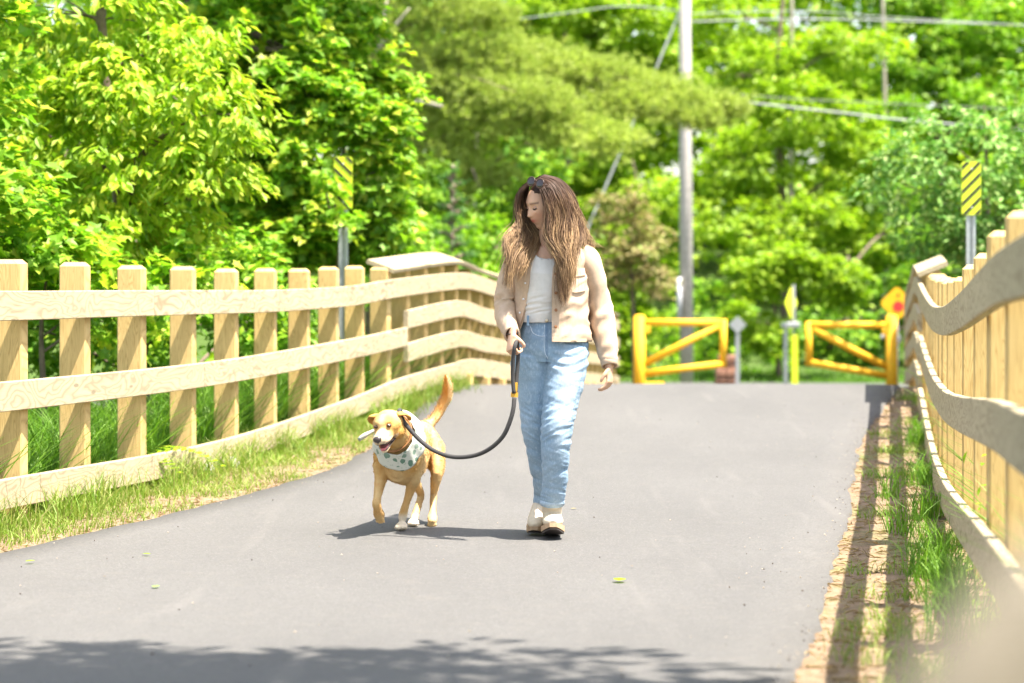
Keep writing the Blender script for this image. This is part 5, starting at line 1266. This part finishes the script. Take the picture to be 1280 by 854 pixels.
# hind leg (image left), planted between the front legs
dl([Q(514, 560, .27), Q(513, 580, .18), Q(516, 596, .12), Q(521, 607, .17), Q(526, 618, .22), Q(524, 628, .20), Q(520, 641, .12), Q(517.5, 649, .07)],
   [(.048, .085), (.038, .070), (.030, .048), (.023, .034), (.018, .026), (.016, .020), (.017, .019), (.018, .018)], 14)
# paws with toes
def paw(c, fw, w, flat_=1.0):
    fw = np.array(fw, float); fw /= np.linalg.norm(fw); sdv = np.cross(fw, [0, 0, 1.]); sdv /= np.linalg.norm(sdv); c = np.array(c)
    db.ball(c, (w*1.0, w*1.15, w*.70))
    for k in (-1.5, -.5, .5, 1.5): db.ball(c+fw*w*(1.05-.18*abs(k))+sdv*k*w*.50-np.array([0, 0, w*.12]), (w*.32, w*.42, w*.38), 0, 10, 7)
g0 = gzd+.020
paw((Q(502, 655, -.11)[0], DD-.115, g0), (-.1, -1, 0), .030); paw((Q(517, 655, .06)[0], DD+.045, g0), (-.05, -1, 0), .027)
paw(Q(475, 646.5, -.23), (.1, .35, -1), .022); paw(Q(540.5, 651, .06), (-.05, -.45, -.9), .022)
# tail up and curved
TL = [Q(533, 533, .42), Q(539, 528, .46), Q(546, 519, .49), Q(552.5, 508, .50), Q(558, 496, .50), Q(560, 486, .49), Q(559.5, 477, .48), Q(557.5, 468.5, .47)]
dl(TL, [.028, .024, .022, .024, .025, .023, .018, .006], 12)
# head: skull, cheeks, muzzle, lower jaw; it looks slightly to the image left
hf_ = np.array([-.30, -.93, -.20]); hf_ /= np.linalg.norm(hf_); hs = np.cross(hf_, [0, 0, 1.]); hs /= np.linalg.norm(hs); hu = np.cross(hs, hf_)
tl_ = math.radians(-7); hs, hu = hs*math.cos(tl_)+hu*math.sin(tl_), hu*math.cos(tl_)-hs*math.sin(tl_)
if hs[0] < 0: pass
hc = Q(485.5, 533, -.40)
def K_(f, s, u): return hc+hf_*f+hs*s+hu*u
RK = np.stack([hs, hf_, hu], 1)
db.ball(K_(-.005, 0, .012), (.070, .085, .062), 0, 24, 16, R=RK); db.ball(K_(-.01, .036, -.022), (.036, .055, .042), R=RK); db.ball(K_(-.01, -.036, -.022), (.036, .055, .042), R=RK)
db.ball(K_(.035, 0, .025), (.050, .045, .034), R=RK)
def mz(pts, r): db.tube(spline([list(K_(*p)) for p in pts], 14), [tuple(x) for x in spline([list(x) for x in r], 14)], 18, ref=hs)
mz([(.03, 0, -.012), (.065, 0, -.018), (.105, 0, -.024), (.140, 0, -.027), (.153, 0, -.027)], [(.050, .040), (.040, .031), (.034, .027), (.029, .023), (.018, .014)])       # upper jaw
for s in (-1, 1): mz([(.055, s*.022, -.030), (.095, s*.021, -.040), (.128, s*.015, -.042)], [(.017, .016), (.015, .015), (.012, .012)])    # flews
mz([(.015, 0, -.050), (.045, 0, -.064), (.075, 0, -.079), (.098, 0, -.089), (.106, 0, -.091)], [(.038, .020), (.027, .013), (.021, .009), (.016, .007), (.009, .005)])      # lower jaw, dropped
for s in (-1, 1): db.ball(K_(.055, s*.026, .036), (.014, .013, .009), R=RK)       # brows
V, N, Fo = remesh(db, .0052, 4, .5)
rel = V-hc; f_, s_, u_ = rel@hf_, rel@hs, rel@hu
for i in range(len(V)):
    V[i] += N[i]*(.0016*nz(V[i], 28, 2)+.0020*nz(V[i]*np.array([1, 1, .5]), 12, 6))
for s in (-1, 1):        # eye sockets
    k = np.exp(-((f_-.066)/.02)**2-((s_-s*.031)/.012)**2-((u_-.020)/.010)**2); V -= N*(k*.006)[:, None]
tan_ = np.array([.52, .31, .095]); orange = np.array([.50, .22, .04]); cream = np.array([.64, .46, .23]); white = np.array([.72, .66, .56])
pxv = 640+V[:, 0]*F/V[:, 1]; pyv = 325-(V[:, 2]-CAMZ)*F/V[:, 1]; nn = np.array([nz(v, 9, 4) for v in V]); n2 = np.array([nz(v*np.array([1, 1, .35]), 40, 4) for v in V])
tint = np.tile(tan_, (len(V), 1))
def lay(c, w):
    global tint
    w = np.clip(w, 0, 1)[:, None]; tint = tint*(1-w)+c*w
lay(cream, .35+nn*.9); lay(orange, (nn < -.12)*.35+n2*.5)
lay(cream, np.clip(N[:, 2]*1.1, 0, 1)*.35*(u_ < -5))
head = (V[:, 1] < DD-.28) & (pyv < 575)
lay(cream, head*np.exp(-(s_/.016)**2)*(f_ > .03)*.9)                      # blaze
lay(white, head*np.clip((f_-.055)/.05, 0, 1)*(u_ < .012)*.22)            # muzzle
lay(white, head*(u_ < -.028)*(f_ > .03)*.25)
lay(orange, head*np.exp(-((np.abs(s_)-.040)/.018)**2-((u_-.002)/.018)**2)*(f_ > .0)*.35)
lay(np.array([.06, .035, .03]), head*np.exp(-((u_+.048)/.007)**2)*(f_ > .035)*(f_ < .125)*(np.abs(s_) > .012)*.9)   # dark lip line
chest = (V[:, 1] < DD-.10) & (pyv > 560) & (pyv < 606); lay(cream, chest*np.exp(-((pxv-493)/10)**2)*.55)
hpaw = (pyv > 641) & (pxv > 490) & (pxv < 528); lay(white, hpaw*1.0*np.clip((pyv-641)/6, 0, 1))
legs = (pyv > 600); lay(cream, legs*.35)
tailm = (V[:, 1] > DD+.43) & (pyv < 530); lay(orange, tailm*np.clip((520-pyv)/30, 0, 1)*(.55+.45*np.sign(560-pxv-(500-pyv)*.05))); lay(cream, tailm*(N[:, 0] > .25)*(N[:, 0])*.9)
rump = (pxv > 540)&(pyv > 560); lay(cream, rump*.3)
def fur_b(t, o): return t.bump(t.math('ADD', t.noise(t.mapv(o, (260, 260, 70)), 1, 3), t.noise(o, 60, 3)), .5, .004)
M_FUR = tint_mat('dog_coat', .75, fur_b, .2)
obj('body', V, Fo, M_FUR, dog, tint=tint)
# short coat hairs break the outline
rg = np.random.default_rng(4); nF = 30000; idx = rg.choice(len(V), nF); Pn = V[idx]; Nn = N[idx]; lay_dir = np.tile(np.array([.05, .55, -.75]), (nF, 1)); d_ = Nn*.42+lay_dir*.7+rg.normal(size=(nF, 3))*.18
d_[tailm[idx]] = Nn[tailm[idx]]*.6+np.array([0, 0, .7]); d_ /= np.linalg.norm(d_, axis=1, keepdims=True)
hd_ = head[idx]; ln = np.where(pyv[idx] > 590, .5, 1)*rg.uniform(.005, .012, nF)*np.where(hd_, .45, 1)*np.where(tailm[idx], 1.7, 1); sdv = np.cross(d_, rg.normal(size=(nF, 3))); sdv /= np.linalg.norm(sdv, axis=1, keepdims=True)
okk = ~((f_[idx] > .05) & hd_)
FV = np.stack([Pn-sdv*.0011, Pn+sdv*.0011, Pn+d_*ln[:, None]], 1)[okk].reshape(-1, 3); tt_ = np.repeat((tint[idx]*rg.uniform(.8, 1.25, (nF, 1)))[okk], 3, 0)
obj('coat_fringe', FV, np.arange(len(FV)).reshape(-1, 3), M_FUR, dog, tint=tt_)
# features
M_NOSE = flat('dog_nose', (.045, .035, .035), .3, 0, .2, 80); M_DEYE = flat('dog_eye', (.035, .016, .008), .08); M_TNG = flat('dog_tongue', (.55, .16, .16), .35, 0, .08); M_MOUTH = flat('dog_mouth', (.10, .02, .02), .5); M_TOOTH = flat('dog_tooth', (.7, .66, .55), .4); M_MOUTH2 = flat('dog_lip', (.035, .02, .02), .4, 0, .1); M_RIM = flat('dog_eye_rim', (.05, .025, .02), .6)
m = MB(); m.ball(K_(.155, 0, -.020), (.0205, .014, .0155), 0, 16, 10, R=RK); m.ball(K_(.152, 0, -.031), (.007, .010, .009), R=RK); nose = m.build('nose', M_NOSE, dog, smooth=True)
for s in (-1, 1):
    m = MB(); m.ball(K_(.0665, s*.0315, .019), (.0125, .009, .0085), 0, 14, 8, R=RK); m.build('eye_rim', M_RIM, dog, smooth=True)
    m = MB(); m.ball(K_(.0720, s*.0318, .0195), (.0086, .0075, .0062), 0, 14, 8, R=RK); m.build('eye', M_DEYE, dog, smooth=True)
m = MB(); m.tube(spline([list(K_(*p)) for p in ((.03, 0, -.045), (.07, 0, -.056), (.110, 0, -.070))], 8), [(.026, .013), (.026, .014), (.025, .014), (.023, .014), (.022, .014), (.020, .013), (.017, .011), (.012, .007)], 12, ref=hs); m.build('mouth_lining', M_MOUTH, dog, smooth=True)
m = MB(); m.tube(spline([list(K_(*p)) for p in ((.03, 0, -.048), (.070, 0, -.060), (.098, 0, -.074), (.114, 0, -.083))], 10), [tuple(x) for x in spline([(.016, .008), (.020, .008), (.018, .007), (.009, .004)], 10)], 12, ref=hs); m.build('tongue', M_TNG, dog, smooth=True)
for s in (-1, 1):      # dark wet lips along the open mouth
    m = MB(); m.tube(spline([list(K_(*p)) for p in ((.020, s*.036, -.050), (.045, s*.031, -.052), (.085, s*.028, -.050), (.125, s*.018, -.050), (.143, s*.004, -.046))], 12), .0042, 6); m.build('lip', M_MOUTH2, dog, smooth=True)
    m = MB(); m.tube(spline([list(K_(*p)) for p in ((.020, s*.036, -.052), (.045, s*.028, -.060), (.075, s*.021, -.070), (.100, s*.014, -.081), (.108, s*.003, -.084))], 12), .0036, 6); m.build('lip', M_MOUTH2, dog, smooth=True)
# ears folded back, rose shaped
def ear(pts, wid, nm='ear'):
    m = MB(); q = spline([list(p) for p in pts], 12); w = spline([[x, .008] for x in wid], 12); m.tube(q, [tuple(x) for x in w], 14, ref=hf_)
    V, N, Fo = remesh(m, .004, 2, .4); k = np.array([nz(v, 30, 3) for v in V]); tn = tan_*(1+.3*k)[:, None]*np.array([.98, .86, .75]); obj(nm, V, Fo, M_FUR, dog, tint=tn)
ear([K_(-.005, -.050, .052), K_(-.020, -.072, .052), K_(-.035, -.085, .030), K_(-.040, -.086, .008)] if hs[0] > 0 else [K_(-.005, .050, .052), K_(-.020, .072, .052), K_(-.035, .085, .030), K_(-.040, .086, .008)], [.022, .030, .026, .010])
ear([K_(-.005, .050, .050), K_(-.025, .074, .046), K_(-.045, .088, .026), K_(-.05, .09, .006)] if hs[0] > 0 else [K_(-.005, -.050, .050), K_(-.025, -.074, .046), K_(-.045, -.088, .026), K_(-.05, -.09, .006)], [.022, .030, .028, .012])

# bandana: white with green leaf print
def band_mat():
    t = NT('white_bandana_green_print'); o = t.objc(); v = t.n('TexVoronoi', Vector=o, Scale=30.0); w = t.noise(o, 55, 3); a = t.math('LESS_THAN', t.math('ADD', v.outputs['Distance'], t.math('MULTIPLY', w, .5)), .64)
    z = t.n('SeparateXYZ', Vector=o).outputs[2]; low = t.ramp(t.math('ADD', z, t.math('MULTIPLY', t.noise(o, 14, 2), .06)), [(.37, 1.0), (.47, .58)])
    f = t.math('MULTIPLY', a, low); c = t.mix(f, (.54, .55, .48), (.13, .22, .16)); s = t.math('LESS_THAN', t.n('TexVoronoi', Vector=o, Scale=70.0).outputs['Distance'], .22); c = t.mix(t.math('MULTIPLY', s, .4), c, (.12, .22, .14))
    return t.pbr(c, .85, t.bump(w, .2, .003), 0, .15)
M_BAND = band_mat()
ax0 = Q(502, 553, -.16); ax1 = Q(492, 540, -.30); axd = (ax1-ax0)/np.linalg.norm(ax1-ax0); e1 = np.cross(axd, [0, 0, 1.]); e1 /= np.linalg.norm(e1); e2 = np.cross(e1, axd)
if e2[2] < 0: e2 = -e2
if e1[0] < 0: e1 = -e1
V = []; n = 56; rowsb = 12
for j in range(rowsb):
    u = j/(rowsb-1)
    for i in range(n):
        a = 2*PI*i/n; cx_, sy_ = math.cos(a), math.sin(a)       # sy=-1 is the throat
        dn = max(0, -sy_)**1.0; rgt = max(0, cx_)
        ra = .088+.030*u+.004*math.sin(7*a+u*3)+.003*math.sin(13*a); rb = .098+.034*u+.004*math.sin(5*a+1)
        back = u*(-.055-.040*max(0, cx_)-.01*dn)                  # runs back over the shoulder on image right
        c = ax1-axd*.045+axd*(back+.010)
        p = c+e1*ra*cx_+e2*rb*sy_; p = p+np.array([0, -.010, -.020])*u*dn; V.append(p)
Fc = [(j*n+i, j*n+(i+1) % n, (j+1)*n+(i+1) % n, (j+1)*n+i) for j in range(rowsb-1) for i in range(n)]
bd = obj('bandana', np.array(V), Fc, M_BAND, dog); md = bd.modifiers.new('t', 'SOLIDIFY'); md.thickness = .004
m = MB(); q = spline([list(Q(470, 537, -.24)), list(Q(462, 541, -.26)), list(Q(455, 545, -.28)), list(Q(448, 550, -.29))], 12)
w = spline([[.006, .006], [.009, .006], [.013, .005], [.010, .003]], 12); m.tube(q, [tuple(x) for x in w], 12, ref=(0.3, 0, 1)); kn = m.build('bandana_tail', M_BAND, dog, smooth=True)
m = MB(); cc = ax1-axd*.012; m.tube([cc+e1*.082*math.cos(a)+e2*.090*math.sin(a) for a in np.linspace(0, 2*PI, 40)], .0050, 8); m.build('collar', flat('tan_leather', (.26, .12, .04), .6), dog, smooth=True)

# ============================================================ LEASH
t = NT('dark_braided_rope'); uv = t.n('TexCoord').outputs['UV']; wv = t.n('TexWave', _bands_direction='DIAGONAL', Vector=t.mapv(uv, (60, 20, 1)), Scale=1.0, Distortion=.5).outputs[0]
M_ROPE = t.pbr(t.mix(wv, (.028, .026, .026), (.075, .072, .070)), .7, t.bump(wv, .6, .002), 0, .3)
leash = thing('dog_leash', tuple(P(643, 490, -.2)), 'dark rope leash with brass coloured clamp between the hand and the dog', 'leash')
def lw(px, py, d): return list(W(px, py, d))
pts = [lw(643, 497, 10.86), lw(641.5, 512, 10.85), lw(637, 528, 10.85), lw(629, 545, 10.86), lw(615, 559, 10.88), lw(598, 568, 10.92), lw(578, 571.5, 10.95), lw(560, 570, 10.98), lw(542, 563, 11.02), lw(528, 553, 11.05), lw(516, 541, 11.06), lw(506, 529, 11.06), lw(500.5, 519, 11.08), lw(499, 513.5, 11.14), lw(501, 514, 11.2), lw(503, 524, 11.27)]
m = MB(); m.tube(spline(pts, 90), .0100, 10); m.build('rope', M_ROPE, leash, smooth=True)
m = MB(); m.tube(spline([lw(642.5, 492, 10.86), lw(641, 470, 10.86), lw(641.5, 448, 10.85), lw(643.5, 434, 10.84), lw(645.5, 427, 10.86), lw(647, 434, 10.88), lw(647.5, 448, 10.88), lw(646, 470, 10.88), lw(644.5, 492, 10.87)], 50), .0092, 10); m.build('handle_loop', M_ROPE, leash, smooth=True)
M_BRS = flat('brass_clamp', (.62, .33, .04), .35, .35, .1, 60)
m = MB(); m.tube([W(643.6, 478, 10.87), W(643.2, 489.5, 10.87)], [(.013, .012)]*2, 14, ref=(1, 0, 0)); m.tube([W(643.2, 490.5, 10.87), W(643, 496.5, 10.87)], [(.0165, .014)]*2, 14, ref=(1, 0, 0)); m.build('clamp', M_BRS, leash, smooth=False)
